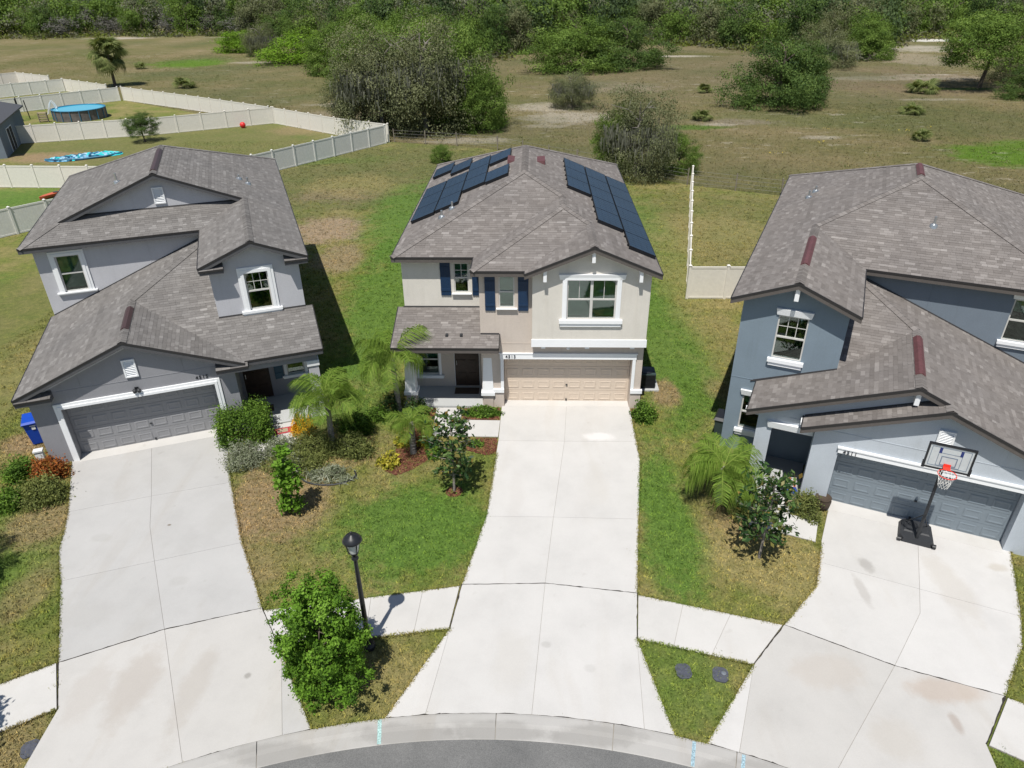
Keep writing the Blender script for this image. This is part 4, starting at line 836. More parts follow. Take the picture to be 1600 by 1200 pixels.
def slabs(name, label, polys, mats, cat, z=.05, base=None, gap=.0045):
    """concrete cast in separate slabs with recessed joints"""
    pts = np.array([p for q in polys for p in q]); 
    b = MB()
    for q in polys: b.prism(q, .0055, z-.012)
    root = tag(b.build(name, M['gap'], None, kind='structure'), label, cat)
    for i, q in enumerate(polys):
        if area(q) < 0: q = q[::-1]
        n = len(q); ins = []
        for k in range(n):
            p0, p1, p2 = Vector(q[k-1]), Vector(q[k]), Vector(q[(k+1) % n]); e1 = (p1-p0).normalized(); e2 = (p2-p1).normalized(); n1 = Vector((-e1.y, e1.x)); n2 = Vector((-e2.y, e2.x)); bb = n1+n2
            ins.append(tuple(p1+bb*(gap/max(.35, bb.dot(n1)))))
        s_ = MB(); s_.prism(ins, .006, z); mt = mats[i] if isinstance(mats, (list, tuple)) else mats
        s_.build('slab', mt, root)
    return root
def tar(root, lines, w=.011, z=.0515, seed=1):
    rg = random.Random(seed)
    for ln in lines:
        m = MB(); L, Rr = [], []
        for (a, b) in zip(ln[:-1], ln[1:]):
            a, b = Vector(a), Vector(b); n = max(2, int((b-a).length/.12)); d = (b-a).normalized(); nn = Vector((-d.y, d.x))
            for k in range(n+1):
                c = a.lerp(b, k/n)+nn*rg.gauss(0, .004); ww = w*(.5+1.1*rg.random())*(2.2 if rg.random() < .04 else 1); L.append(c+nn*ww); Rr.append(c-nn*ww)
        for k in range(len(L)-1): m.face([(*L[k], z), (*L[k+1], z), (*Rr[k+1], z), (*Rr[k], z)])
        m.build('expansion_joint', M['tar'], root)
cc_, cg, cw = M['conc'], M['conc_grey'], M['conc_warm']
D_L = [[(-15.45, -4.15), (-13.0, -3.2), (-11.6, -6.15), (-13.95, -7.0)], [(-13.0, -3.2), (-10.6, -2.25), (-9.2, -5.36), (-11.6, -6.15)], [(-13.95, -7.0), (-11.6, -6.15), (-10.93, -7.65), (-10.08, -9.14), (-12.43, -9.99), (-13.17, -8.84), (-13.44, -8.2), (-13.55, -7.9)], [(-11.6, -6.15), (-9.2, -5.36), (-7.98, -7.85), (-7.75, -8.3), (-10.08, -9.14), (-10.93, -7.65)], [(-12.43, -9.99), (-10.08, -9.14), (-8.63, -11.63), (-10.85, -12.73)], [(-10.08, -9.14), (-7.75, -8.3), (-6.74, -10.0), (-6.27, -10.85), (-8.63, -11.63)],
       [(-10.85, -12.73), (-8.63, -11.63), (-6.56, cb(-6.56)), (-7.6, cb(-7.6)), (-8.6, cb(-8.6)), (-9.9, cb(-9.9)), (-10.09, -14.02)], [(-8.63, -11.63), (-6.27, -10.85), (-5.29, -12.27), (-4.55, cb(-4.55)), (-5.5, cb(-5.5)), (-6.56, cb(-6.56))], [(-5.29, -12.27), (-3.93, cb(-3.93)), (-4.55, cb(-4.55))]]
dl = slabs('driveway', 'grey-white concrete driveway with dark joints in front of the grey house', D_L, [cg]*6+[cw, cw, cg], 'driveway')
D_C = [[(-.12, -.2), (2.47, -.2), (2.3, -2.72), (-.15, -2.72)], [(2.47, -.2), (4.97, -.2), (4.97, -2.7), (2.3, -2.72)], [(-.15, -2.72), (2.3, -2.72), (1.8, -6.95), (-.35, -6.95)], [(2.3, -2.72), (4.97, -2.7), (4.95, -3.83), (4.5, -7.0), (1.8, -6.95)], [(-.35, -6.95), (1.8, -6.95), (1.5, -9.78), (-.86, -9.88)], [(1.8, -6.95), (4.5, -7.0), (4.07, -10.1), (1.5, -9.78)],
       [(-.86, -9.88), (1.5, -9.78), (1.14, cb(1.14)), (0, cb(0)), (-1.35, cb(-1.35)), (-1.04, -11.45)], [(1.5, -9.78), (4.07, -10.1), (3.87, -11.67), (3.72, cb(3.72)), (2.4, cb(2.4)), (1.14, cb(1.14))], [(-1.04, -11.45), (-1.35, cb(-1.35)), (-2.29, cb(-2.29))], [(3.87, -11.67), (4.4, cb(4.4)), (3.72, cb(3.72))]]
dc = slabs('driveway', 'clean white concrete driveway in front of the beige house', D_C, cc_, 'driveway')
D_R = [[(10.75, -6.2), (13.1, -7.2), (11.97, -9.79), (9.55, -8.79), (9.9, -7.92)], [(13.1, -7.2), (15.4, -8.15), (14.22, -10.72), (11.97, -9.79)], [(9.55, -8.79), (11.97, -9.79), (11.58, -10.66), (10.17, -12.36), (7.82, -11.13), (9.13, -9.75)], [(11.97, -9.79), (14.22, -10.72), (13.68, -11.7), (12.42, -13.17), (10.17, -12.36), (11.58, -10.66)],
       [(7.82, -11.13), (10.17, -12.36), (7.5, cb(7.5)), (6.4, cb(6.4)), (5.75, cb(5.75)), (6.68, -12.4)], [(10.17, -12.36), (12.42, -13.17), (11.3, -14.41), (10.9, cb(10.9)), (9.4, cb(9.4)), (7.5, cb(7.5))], [(6.68, -12.4), (5.75, cb(5.75)), (5.08, cb(5.08))]]
dr_ = slabs('driveway', 'white concrete driveway with rust stains in front of the blue house', D_R, [cc_, cc_, cc_, cc_, cw, cw, cc_], 'driveway')
tar(dl, [[(-10.85, -12.73), (-8.63, -11.63), (-6.27, -10.85)], [(-10.85, -12.73), (-10.09, -14.02)], [(-6.27, -10.85), (-5.35, -12.2)], [(-9.9, cb(-9.9)), (-8, cb(-8)), (-6, cb(-6)), (-3.95, cb(-3.95))]], .012, .0515, 2)
tar(dc, [[(-.86, -9.88), (1.5, -9.78), (4.07, -10.1)], [(-.86, -9.88), (-1.04, -11.45)], [(4.07, -10.1), (3.87, -11.67)], [(x, cb(x)) for x in (-2.25, -1, .5, 2, 3.2, 4.35)]], .010, .0515, 3)
tar(dr_, [[(7.82, -11.13), (10.17, -12.36), (12.42, -13.17)], [(7.82, -11.13), (6.68, -12.4)], [(12.42, -13.17), (11.3, -14.41)], [(x, cb(x)) for x in (5.15, 6.4, 7.6, 9, 10.8)]], .011, .0515, 4)
def strip(a, b, c, d, ts):   # quad a-b (top edge) c-d (bottom edge) split at fractions
    a, b, c, d = map(Vector, (a, b, c, d)); return [[tuple(a.lerp(b, t0)), tuple(a.lerp(b, t1)), tuple(c.lerp(d, t1)), tuple(c.lerp(d, t0))] for t0, t1 in zip(ts[:-1], ts[1:])]
slabs('sidewalk', 'sidewalk under the lamp post between the grey and beige houses', strip((-.92, -9.93), (-3.35, -10.4), (-1.07, -11.45), (-3.23, -11.82), (0, .42, 1))+strip((-3.35, -10.4), (-6.2, -10.93), (-3.23, -11.82), (-5.35, -12.2), (0, .5, 1)), M['walk'], 'sidewalk')
slabs('sidewalk', 'sidewalk with a dark cracked joint between the beige and blue houses', strip((4.09, -10.17), (7.78, -11.13), (3.89, -11.67), (6.66, -12.4), (0, .32, .65, 1)), M['walk'], 'sidewalk')
slabs('sidewalk', 'sidewalk at the right edge beside the blue house driveway', strip((12.46, -13.2), (16.5, -15.6), (11.35, -14.43), (15.2, -16.8), (0, .35, .7, 1)), M['walk'], 'sidewalk')
slabs('sidewalk', 'sidewalk at the left edge beside the grey house driveway', strip((-10.9, -12.74), (-15.0, -15.3), (-10.12, -14.02), (-14.0, -16.5), (0, .36, .7, 1)), M['walk'], 'sidewalk')
slabs('path', 'white path from the beige house porch to its driveway', [[(-2.72, -.44), (-1.7, -.44), (-1.68, -1.32), (-2.7, -1.32)], [(-2.7, -1.32), (-1.4, -1.32), (-1.4, -2.45), (-2.65, -2.45)], [(-1.4, -1.32), (-.14, -1.34), (-.17, -2.46), (-1.4, -2.45)]], cc_, 'path', .045)
def loc(h, pts):
    o, t = h.location, h.rotation_euler[2]; return [(o.x+x*math.cos(t)-y*math.sin(t), o.y+x*math.sin(t)+y*math.cos(t)) for x, y in pts]
slabs('path', 'path to the grey house porch behind the hedge', [loc(hl, p) for p in ([(6.5, -.4), (7.55, -.4), (7.55, -1.55), (6.5, -1.55)], [(5.0, -1.55), (6.5, -1.55), (6.5, -2.6), (5.05, -2.6)], [(6.5, -1.55), (7.55, -1.55), (7.55, -2.6), (6.5, -2.6)])], cc_, 'path', .045)
slabs('path', 'white path to the blue house porch behind the magnolia', [loc(hr, p) for p in ([(-2.1, -.32), (-1.0, -.32), (-1.0, -1.15), (-2.1, -1.15)], [(-2.1, -1.15), (-.14, -1.15), (-.14, -2.15), (-2.1, -2.15)])], cc_, 'path', .045)
# water meter lids
for x, y, rz, lb in ((4.9, -12.62, .1, 'plain dark meter lid in the grass, left of the pair near the blue house'), (5.79, -12.7, -.2, 'dark meter lid with round cap, right of the pair near the blue house'), (-10.15, -15.0, .5, 'dark meter lid in the grass at the bottom left corner')):
    m = MB(); k = [(-.2, -.1), (-.16, -.16), (-.1, -.2), (.1, -.2), (.16, -.16), (.2, -.1), (.2, .1), (.16, .16), (.1, .2), (-.1, .2), (-.16, .16), (-.2, .1)]; m.prism([(a*.95, b*1.08) for a, b in k], .0, .035); o = tag(m.build('meter_lid', M['lid'], None, (x, y, .004), rz), lb, 'meter lid', 'water meter lids')
    c = MB(); c.lathe([(.06, .035), (.06, .045), (.03, .05)], 12, .08, .05); c.build('lid_cap', M['metal'] if x > 5 else M['lid'], o)
# ------------------------------------------------------------------ fences
POST = MB(); POST.box(-.065, .065, -.065, .065, 0, 1.84); POST.hexa([(-.085, -.085, 1.841), (.085, -.085, 1.841), (.085, .085, 1.841), (-.085, .085, 1.841)], [(-.085, -.085, 1.87), (.085, -.085, 1.87), (.085, .085, 1.87), (-.085, .085, 1.87)]); POST.hexa([(-.085, -.085, 1.871), (.085, -.085, 1.871), (.085, .085, 1.871), (-.085, .085, 1.871)], [(-.01, -.01, 1.93), (.01, -.01, 1.93), (.01, .01, 1.93), (-.01, .01, 1.93)])
PAN = MB()
for k in range(13): PAN.box(k/13+.0012, (k+1)/13-.0012, -.014, .014, .09, 1.7)
PAN.box(0, 1, -.009, .009, .09, 1.7)
RAIL = MB(); RAIL.box(0, 1, -.028, .028, 1.69, 1.8); RAIL2 = MB(); RAIL2.box(0, 1, -.028, .028, .03, .14)
FM = {}
for k in ('almond', 'vinyl'): FM[k] = (POST.mesh('post', M[k]), PAN.mesh('panel', M[k]), RAIL.mesh('rail', M[k]), RAIL2.mesh('rail', M[k]))
def fence(label, pts, mat, step=2.44, group='white privacy fences'):
    p0 = Vector((pts[0][0], pts[0][1], 0)); f = thing('privacy_fence', label, 'fence', p0, 0, group); po, pa, ra, rb = FM[mat]
    for i in range(len(pts)-1):
        a, b = Vector(pts[i]), Vector(pts[i+1]); L = (b-a).length; n = max(1, round(L/step)); d = (b-a)/L; ang = math.atan2(d.y, d.x); st = L/n
        for k in range(n+(1 if i == len(pts)-2 else 0)): c = a+d*(k*st); link('post', po, f, loc=(c.x-p0.x, c.y-p0.y, 0), rz=ang)
        for k in range(n):
            c = a+d*(k*st+.066)
            for nm, me in (('panel', pa), ('rail', ra), ('rail', rb)): o = link(nm, me, f, loc=(c.x-p0.x, c.y-p0.y, 0), rz=ang); o.scale.x = st-.132
    return f
fence('pale fence run from the grey house back to the mossy oaks', [(-25.5, 33.5), (-21.93, 38.9), (-14.2, 50.8)], 'vinyl')
fence('sunlit fence closing the back of the yard with the red ball', [(-14.0, 51.4), (-20.52, 55.32), (-29.4, 62.2)], 'almond')
fence('long fence between the pool yard and the yard with the small tree', [(-29.64, 62.36), (-40.91, 55.6), (-53.8, 50.9)], 'almond')
fence('thin sunlit fence along the pasture behind the pool yard', [(-57.0, 80.7), (-41.92, 71.0), (-30.2, 62.9)], 'almond')
fence('shaded fence behind the round pool', [(-70.5, 66.0), (-57.4, 80.4)], 'vinyl')
fence('shaded fence of the farthest yard at the upper left', [(-82, 78.5), (-71, 90.0)], 'vinyl')
fence('sunlit fence along the pasture beside the cabbage palm', [(-71, 90.2), (-60.5, 83.2)], 'almond')
fence('sunlit fence at the extreme upper left, farthest of all', [(-92, 91), (-84, 99), (-75.5, 94.0)], 'almond')
fence('cream fence behind the grey house roof beside the red kayak', [(-47, 33.7), (-33.0, 33.2)], 'almond')
fence('bluish shaded fence joining the left side of the grey house', [(-38, 16.0), (-30, 26.8)], 'vinyl')
fence('cream fence running back beside the blue house with a short return to its wall', [(13.6, 32.6), (9.26, 10.72), (13.2, 10.72)], 'almond')
def wire_fence(label, pts, step=3.6):
    p0 = pts[0]; f = thing('wire_fence', label, 'fence', (p0[0], p0[1], 0), 0, 'wire field fences'); pm = MB(); pm.tube([(0, 0, 0), (.02, .01, 1.35)], .05, 7); me = pm.mesh('post', M['wood_post']); wm_ = MB()
    for i in range(len(pts)-1):
        a, b = Vector(pts[i]), Vector(pts[i+1]); n = max(1, round((b-a).length/step))
        for k in range(n+1): c = a.lerp(b, k/n); o = link('post', me, f, loc=(c.x-p0[0], c.y-p0[1], 0)); o.rotation_euler = (0, .03*((k*7) % 5-2), k)
        for z in (.3, .6, .9, 1.2): wm_.tube([(a.x-p0[0], a.y-p0[1], z), (b.x-p0[0], b.y-p0[1], z)], .009, 5)
    wm_.build('wires', M['wire'], f)
wire_fence('low wire field fence behind the beige house, by the mossy oaks', [(-13.4, 51.4), (-6.7, 49.4), (-2.5, 47.5), (5, 41.2), (13.6, 34.1)])
wire_fence('low wire field fence behind the blue house', [(13.9, 33.8), (20.2, 30.7), (32, 24.9), (45, 18.5)])
# ------------------------------------------------------------------ street lamp
lp = thing('street_lamp', 'black street lamp post with domed head beside the round shade tree', 'street lamp', (-3.06, -12.06, 0), R_(0))
m = MB(); m.lathe([(.16, 0), (.16, .12), (.11, .2), (.085, .75), (.065, .8), (.06, 2.2), (.045, 3.05)], 16); m.build('post', M['black'], lp, smooth=False)
m = MB(); m.lathe([(.05, 3.05), (.09, 3.12), (.06, 3.2), (.105, 3.3), (.112, 3.33)], 16); m.build('lamp_base', M['black'], lp)
m = MB(); m.lathe([(.1, 3.331), (.175, 3.66)], 20); m.build('lamp_lens', M['lamp'], lp)
for k in range(4):
    w_ = PI/4+k*PI/2; m = MB(); m.tube([(.13*math.cos(w_), .13*math.sin(w_), 3.32), (.187*math.cos(w_), .187*math.sin(w_), 3.67)], .014, 6); m.build('strut', M['black'], lp)
m = MB(); m.lathe([(.215, 3.661), (.232, 3.68), (.21, 3.73), (.15, 3.81), (.05, 3.86), (.025, 3.89), (.03, 3.92), (.01, 3.95)], 24); m.build('dome', M['black'], lp, smooth=True)
m = MB(); m.box(-.05, .05, -.064, -.06, 1.0, 1.06); m.build('number_plate', M['metal'], lp)
# ------------------------------------------------------------------ basketball hoop
bh = thing('basketball_hoop', 'portable basketball hoop with black base in front of the slate garage door', 'basketball hoop', (12.72, -7.9, .05), R_(-23.1))
m = MB(); b0 = [(-.4, -.12), (.4, -.12), (.5, .08), (.46, .8), (.3, .92), (-.3, .92), (-.46, .8), (-.5, .08)]; m.hexa([(a, b, 0) for a, b in b0], [(a*.9, b*.94+.02, .14) for a, b in b0]); ba = m.build('base', M['blackp'], bh)
for sg in (-1, 1):
    m = MB(); m.hexa([(sg*.1, .25, .141), (sg*.36, .25, .141), (sg*.36, .75, .141), (sg*.1, .75, .141)], [(sg*.14, .3, .17), (sg*.33, .3, .17), (sg*.33, .7, .17), (sg*.14, .7, .17)]); m.build('tank', M['blackp'], ba)
    m = MB(); m.tube([(sg*.42, -.1, .08), (sg*.52, -.1, .08)], .07, 10); m.build('wheel', M['black'], ba)
    m = MB(); m.tube([(sg*.3, .7, .16), (0, .1, 1.0)], .014, 6); m.build('brace', M['blackp'], bh)
m = MB(); m.tube([(0, .05, .1), (0, .05, 2.9), (0, .02, 3.15)], .045, 10); m.build('pole', M['blackp'], bh)
m = MB(); m.tube([(-.1, .05, 2.85), (-.1, -.28, 3.45)], .02, 6); m.tube([(.1, .05, 2.85), (.1, -.28, 3.45)], .02, 6); m.tube([(0, .05, 2.7), (0, -.28, 3.05)], .025, 6); m.build('support_arm', M['blackp'], bh)
bw, bz0, bz1, byy = .53, 2.98, 3.7, -.32
m = MB(); m.box(-bw, bw, byy-.012, byy+.012, bz0, bz1); bo = m.build('backboard', M['board'], bh)
m = MB(); t = .05
for a, b, c, d in ((-bw-t, bw+t, bz0-t, bz0), (-bw-t, bw+t, bz1, bz1+t), (-bw-t, -bw, bz0, bz1), (bw, bw+t, bz0, bz1)): m.box(a, b, byy-.03, byy+.03, c, d)
m.box(-bw-.07, -bw-.0, byy-.034, byy+.034, bz0-.07, bz0+.14); m.box(bw, bw+.07, byy-.034, byy+.034, bz0-.07, bz0+.14); m.build('board_frame', M['black'], bo)
m = MB(); L_ = .012
def rect(x0, x1, z0, z1, w_): 
    for a, b, c, d in ((x0, x1, z0, z0+w_), (x0, x1, z1-w_, z1), (x0, x0+w_, z0+w_, z1-w_), (x1-w_, x1, z0+w_, z1-w_)): m.box(a, b, byy-.016, byy-.0125, c, d)
rect(-bw+.05, bw-.05, bz0+.05, bz1-.05, .014); rect(-.2, .2, bz0+.1, bz0+.4, .026); rect(-.29, .29, bz0+.07, bz0+.5, .014); m.build('board_lines', M['boardline'], bo)
m = MB(); m.box(-.29, -.22, byy-.0172, byy-.0125, bz1-.24, bz1-.066); m.box(.22, .29, byy-.0172, byy-.0125, bz1-.24, bz1-.066); m.build('board_patch', M['boardblue'], bo)
rz_, rc = 3.05, -.32-.38
m = MB(); m.tube([(.23*math.cos(w_), rc+.23*math.sin(w_), rz_) for w_ in [2*PI*k/28 for k in range(29)]], .011, 6); m.box(-.09, .09, byy-.16, byy-.017, rz_-.02, rz_+.02); m.box(-.09, .09, byy-.03, byy-.017, rz_-.06, rz_+.1); m.build('rim', M['orange'], bh)
m = MB(); nn = 12
for k in range(nn):
    for sg in (-1, 1):
        pts = []
        for j in range(6):
            w_ = 2*PI*(k+sg*j*.5)/nn; rad = .225-.1*(j/5)**.7; pts.append((rad*math.cos(w_), rc+rad*math.sin(w_), rz_-.02-.4*j/5))
        m.tube(pts, .006, 4, False)
m.build('net', M['net'], bh)
# ------------------------------------------------------------------ bins, boxes and odds and ends by the houses
rb = thing('recycling_bin', 'blue wheeled recycling bin beside the grey house garage', 'bin', (-17.35, -2.95, .004), R_(21.8+8))
m = MB(); m.hexa([(-.22, -.26, .06), (.22, -.26, .06), (.22, .2, .06), (-.22, .2, .06)], [(-.3, -.36, .98), (.3, -.36, .98), (.3, .32, .98), (-.3, .32, .98)]); m.box(-.33, .33, -.39, .35, .94, 1.0); m.build('body', M['blueplastic'], rb)
m = MB(); m.hexa([(-.34, -.42, 1.002), (.34, -.42, 1.002), (.34, .38, 1.002), (-.34, .38, 1.002)], [(-.3, -.36, 1.07), (.3, -.36, 1.07), (.3, .32, 1.1), (-.3, .32, 1.1)]); m.build('lid', M['blueplastic'], rb)
m = MB(); m.tube([(-.25, .42, .98), (.25, .42, .98)], .02, 8); m.build('handle', M['blueplastic'], rb)
for sg in (-1, 1): m = MB(); m.tube([(sg*.24, .25, .12), (sg*.3, .25, .12)], .12, 14); m.build('wheel', M['black'], rb)
m = MB(); m.box(-.06, .06, -.352, -.335, .72, .84); m.box(-.1, .1, -.362, -.345, .87, .9); m.build('emblem', M['flagwhite'], rb)
m = MB(); m.hexa([(-.14, -.1, 0), (.14, -.1, 0), (.14, .1, 0), (-.14, .1, 0)], [(-.12, -.08, .5), (.12, -.08, .5), (.12, .08, .5), (-.12, .08, .5)]); m.box(-.15, .15, -.11, .11, .501, .56); tag(m.build('utility_box', M['pvcwhite'], None, (-16.45, -4.3, 0), .4), 'small white utility box between the blue bin and the croton shrub', 'box')
ac = thing('air_conditioner', 'dark air conditioner beside the right wall of the beige house', 'air conditioner', (5.85, 1.5, 0))
m = MB(); m.box(-.5, .5, -.5, .5, 0, .06); m.build('pad', M['slab'], ac); m = MB(); m.box(-.34, .34, -.34, .34, .061, .72); m.build('cabinet', M['acbox'], ac)
m = MB()
for k in range(10): m.box(-.36, -.341, -.32, .32, .1+k*.06, .13+k*.06); m.box(-.32, .32, -.36, -.341, .1+k*.06, .13+k*.06)
m.build('grille', M['black'], ac); m = MB(); m.lathe([(.28, .721), (.28, .745), (.05, .76)], 20); m.build('fan_guard', M['black'], ac)
tb = thing('trash_bin', 'dark trash bin with grey body in the shade beside the blue house', 'bin', (8.15, -2.35, .004), R_(-23))
m = MB(); m.hexa([(-.24, -.26, .05), (.24, -.26, .05), (.24, .22, .05), (-.24, .22, .05)], [(-.3, -.36, .95), (.3, -.36, .95), (.3, .32, .95), (-.3, .32, .95)]); m.build('body', M['acbox'], tb)
m = MB(); m.hexa([(-.34, -.4, .951), (.34, -.4, .951), (.34, .38, .951), (-.34, .38, .951)], [(-.28, -.32, 1.04), (.28, -.32, 1.04), (.28, .3, 1.06), (-.28, .3, 1.06)]); m.build('lid', M['black'], tb)
for sg in (-1, 1): m = MB(); m.tube([(sg*.24, .25, .12), (sg*.3, .25, .12)], .12, 12); m.build('wheel', M['black'], tb)
pt = thing('plant_pot', 'dark brown glazed pot at the corner of the slate garage door', 'pot', (10.45, -6.3, 0)); m = MB(); m.lathe([(.16, 0), (.24, .15), (.26, .34), (.23, .44), (.25, .46), (.21, .46), (.19, .4)], 20); m.build('pot_body', M['matdark'], pt, smooth=True)
def mat_(label, cx, cy, w_, d_, rz, mt, z, inner=None):
    m = MB(); m.box(-w_/2, w_/2, -d_/2, d_/2, 0, .015); o = tag(m.build('door_mat', mt, None, (cx, cy, z), rz), label, 'door mat', 'door mats')
    if inner: i = MB(); i.box(-w_*.32, w_*.18, -d_*.3, d_*.3, .0155, .019); i.build('mat_panel', inner, o)
mat_('brown mat at the dark front door of the beige house', -1.6, .75, 1.0, .5, 0, M['matdark'], .122)
x, y = loc(hl, [(7.0, -.95)])[0]; mat_('red patterned mat on the path by the golden grass', x, y, .75, .4, R_(21.8), M['matred'], .05, M['mattan'])
x, y = loc(hl, [(6.3, .9)])[0]; mat_('dark mat at the grey house door', x, y, .9, .5, R_(21.8), M['matdark'], .064)
ch = thing('lawn_chair', 'folded striped chair with blue and orange fabric at the blue house porch', 'chair', (*loc(hr, [(-1.1, -.2)])[0], .06), R_(-23.1+25)); ch.scale = (.7, .7, .62)
m = MB(); m.hexa([(-.3, -.2, .3), (.3, -.2, .3), (.3, .2, .36), (-.3, .2, .36)], [(-.3, -.2, .33), (.3, -.2, .33), (.3, .2, .39), (-.3, .2, .39)]); m.build('seat', M['flagblue'], ch)
for k in range(5): m = MB(); xx = -.3+.12*k; m.hexa([(xx, .2, .36), (xx+.118, .2, .36), (xx+.118, .24, .36), (xx, .24, .36)], [(xx, .36, .85), (xx+.118, .36, .85), (xx+.118, .4, .85), (xx, .4, .85)]); m.build('back_stripe', (M['stripe'], M['flagwhite'])[k % 2], ch)
m = MB()
for sx in (-.3, .3): m.tube([(sx, -.25, 0), (sx, .38, .88)], .014, 6); m.tube([(sx, .3, 0), (sx, -.2, .33)], .014, 6)
m.build('frame', M['metal'], ch)
bx_ = MB(); bx_.box(-.2, .2, -.12, .12, 0, .22); o = tag(bx_.build('parcel_box', M['mattan'], None, (*loc(hr, [(-1.0, -.62)])[0], .05), R_(-10)), 'small cardboard box on the blue house path by the striped chair', 'box'); tp = MB(); tp.box(-.2, .2, -.03, .03, .2205, .223); tp.build('tape', M['flagwhite'], o)
# ------------------------------------------------------------------ back yards at the left
pl = thing('swimming_pool', 'round above-ground pool with brown wall and blue water', 'pool', (-55.2, 66.6, 0))
pr_ = 2.95
m = MB(); m.lathe([(pr_, .02), (pr_, 1.2)], 48); 
m.f = m.f[:-1]; m.sh = m.sh[:-1]; m.build('pool_wall', M['poolwall'], pl)
m = MB(); m.face([((pr_-.06)*math.cos(k*PI/24), (pr_-.06)*math.sin(k*PI/24), 1.17) for k in range(48)]); m.build('water', M['water'], pl); m = MB(); m.lathe([(pr_+.07, 1.16), (pr_+.09, 1.2), (pr_+.07, 1.25), (pr_-.08, 1.25), (pr_-.1, 1.2), (pr_-.09, 1.14)], 48); m.f = m.f[:-2]; m.sh = m.sh[:-2]; m.build('rim', M['poolrim'], pl)
for k in range(18): w_ = 2*PI*k/18; m = MB(); m.tube([((pr_+.05)*math.cos(w_), (pr_+.05)*math.sin(w_), 0), ((pr_+.05)*math.cos(w_), (pr_+.05)*math.sin(w_), 1.18)], .045, 6); m.build('upright', M['poolrim'], pl)
ld = thing('pool_ladder', 'white A-frame ladder over the pool rim', 'ladder', (-58.0, 66.0, 0), R_(110))
for sx in (-.28, .28): m = MB(); m.tube([(sx, -.8, 0), (sx, -.25, 1.75), (sx, 0, 2.15), (sx, .25, 1.75), (sx, .7, .6)], .05, 6); m.build('rail', M['pvcwhite'], ld)
for k in range(4): m = MB(); z = .3+.32*k; m.box(-.28, .28, -.72+.1*k, -.56+.1*k, z, z+.05); m.build('step', M['pvcwhite'], ld)
st_ = thing('wooden_steps', 'small wooden steps against the pool wall', 'steps', (-58.2, 63.9, 0), R_(20))
for k in range(4): m = MB(); m.box(-.45, .45, -.2+.0*k, .2, .15+.27*k, .28+.27*k); m.build('tread', M['mattan'], st_)
for sx in (-.45, .45): m = MB(); m.box(sx-.04, sx+.04, -.2, .2, 0, 1.1); m.build('side', M['wood_post'], st_)
gr = thing('climbing_poles', 'dark pole frame with green canopy beside the pool', 'climbing poles', (-62.6, 64.6, 0), R_(40))
for sx, sy, h in ((-1, -.6, 2.6), (1, -.6, 2.7), (-1, .6, 2.3), (1, .6, 2.4), (1.9, .2, 2.2)): m = MB(); m.tube([(sx, sy, 0), (sx*.95, sy*.9, h)], .06, 7); m.build('pole', M['black'], gr)
m = MB(); m.hexa([(-.9, -.7, .75), (.9, -.7, .75), (.9, .7, .75), (-.9, .7, .75)], [(-.7, -.5, 1.15), (.7, -.5, 1.15), (.7, .5, 1.15), (-.7, .5, 1.15)]); m.build('canopy', M['acbox'], gr)
tc = thing('round_trampoline_shade', 'teal round shade beside the neighbouring house wall', 'shade', (-64.0, 61.4, 0)); m = MB(); m.tube([(0, 0, 0), (0, 0, 1.6)], .05, 7); m.build('pole', M['black'], tc); m = MB(); m.lathe([(.02, 2.15), (.5, 1.95), (.7, 1.6), (.68, 1.58), (.02, 2.1)], 16)
m.build('canopy', plain('teal_canvas', (.03, .42, .38), .7), tc)
lg = thing('sun_lounger', 'white lounger beside the neighbouring house wall', 'lounger', (-59.3, 59.6, 0), R_(20)); m = MB(); m.box(-.9, .9, -.35, .35, .25, .36); m.build('cushion', M['flagwhite'], lg)
for sx in (-.8, .8): m = MB(); m.box(sx-.05, sx+.05, -.3, .3, 0, .25); m.build('leg', M['metal'], lg)
# collapsed blue and teal pool liner lying on the grass
rng = np.random.default_rng(4); tp_ = thing('collapsed_pool_liner', 'collapsed blue and teal pool liner lying on the grass', 'pool liner', (-42.6, 44.9, 0), R_(25))
m = MB(); nx, ny = 30, 12; hgt = rng.random((nx+1, ny+1))*.24+.06
for i in range(nx):
    for j in range(ny):
        q = []
        for a, b in ((i, j), (i+1, j), (i+1, j+1), (i, j+1)):
            u, v = a/nx*2-1, b/ny*2-1; e = math.sqrt(max(0, 1-u*u*.97)); q.append((u*3.4, v*e*1.5+.25*math.sin(u*3), hgt[a, b]*max(.15, 1-max(abs(u), abs(v))**4)))
        m.face(q, float((math.sin(i*.8+j*1.7)*.25+.5+.4*(i > 20)-.35*(j < 2)*rng.random()+rng.normal(0, .25))))
lm_ = m.mesh('liner', shaded('liner_fabric', [(0, (.01, .02, .05)), (.3, (.02, .12, .2)), (.5, (.1, .32, .5)), (.7, (.45, .6, .68)), (.85, (.03, .45, .5)), (1, (.02, .5, .5))], .4, .4)); link('liner', lm_, tp_)
m = MB(); m.tube([(-3.3, -.1, .1), (-2, -1.2, .16), (0, -1.45, .12), (2, -1.1, .14), (3.3, .2, .1)], .09, 6); m.build('hem', M['poolrim'], tp_)
def ball():
    m = MB(); m.lathe([(.02, 0), (.2, .06), (.3, .2), (.33, .33), (.3, .46), (.2, .6), (.02, .66)], 20); o = tag(m.build('play_ball', M['ball'], None, (-32.3, 59.6, .004), smooth=True), 'red play ball on the lawn by the corner of the fence', 'ball')
ball()
kk = thing('kayak', 'red kayak on the lawn behind the grey house', 'kayak', (-37.0, 31.0, 0), R_(70)); m = MB(); prof_ = [(-1.5, .02), (-1.0, .22), (0, .32), (1.0, .22), (1.5, .02)]
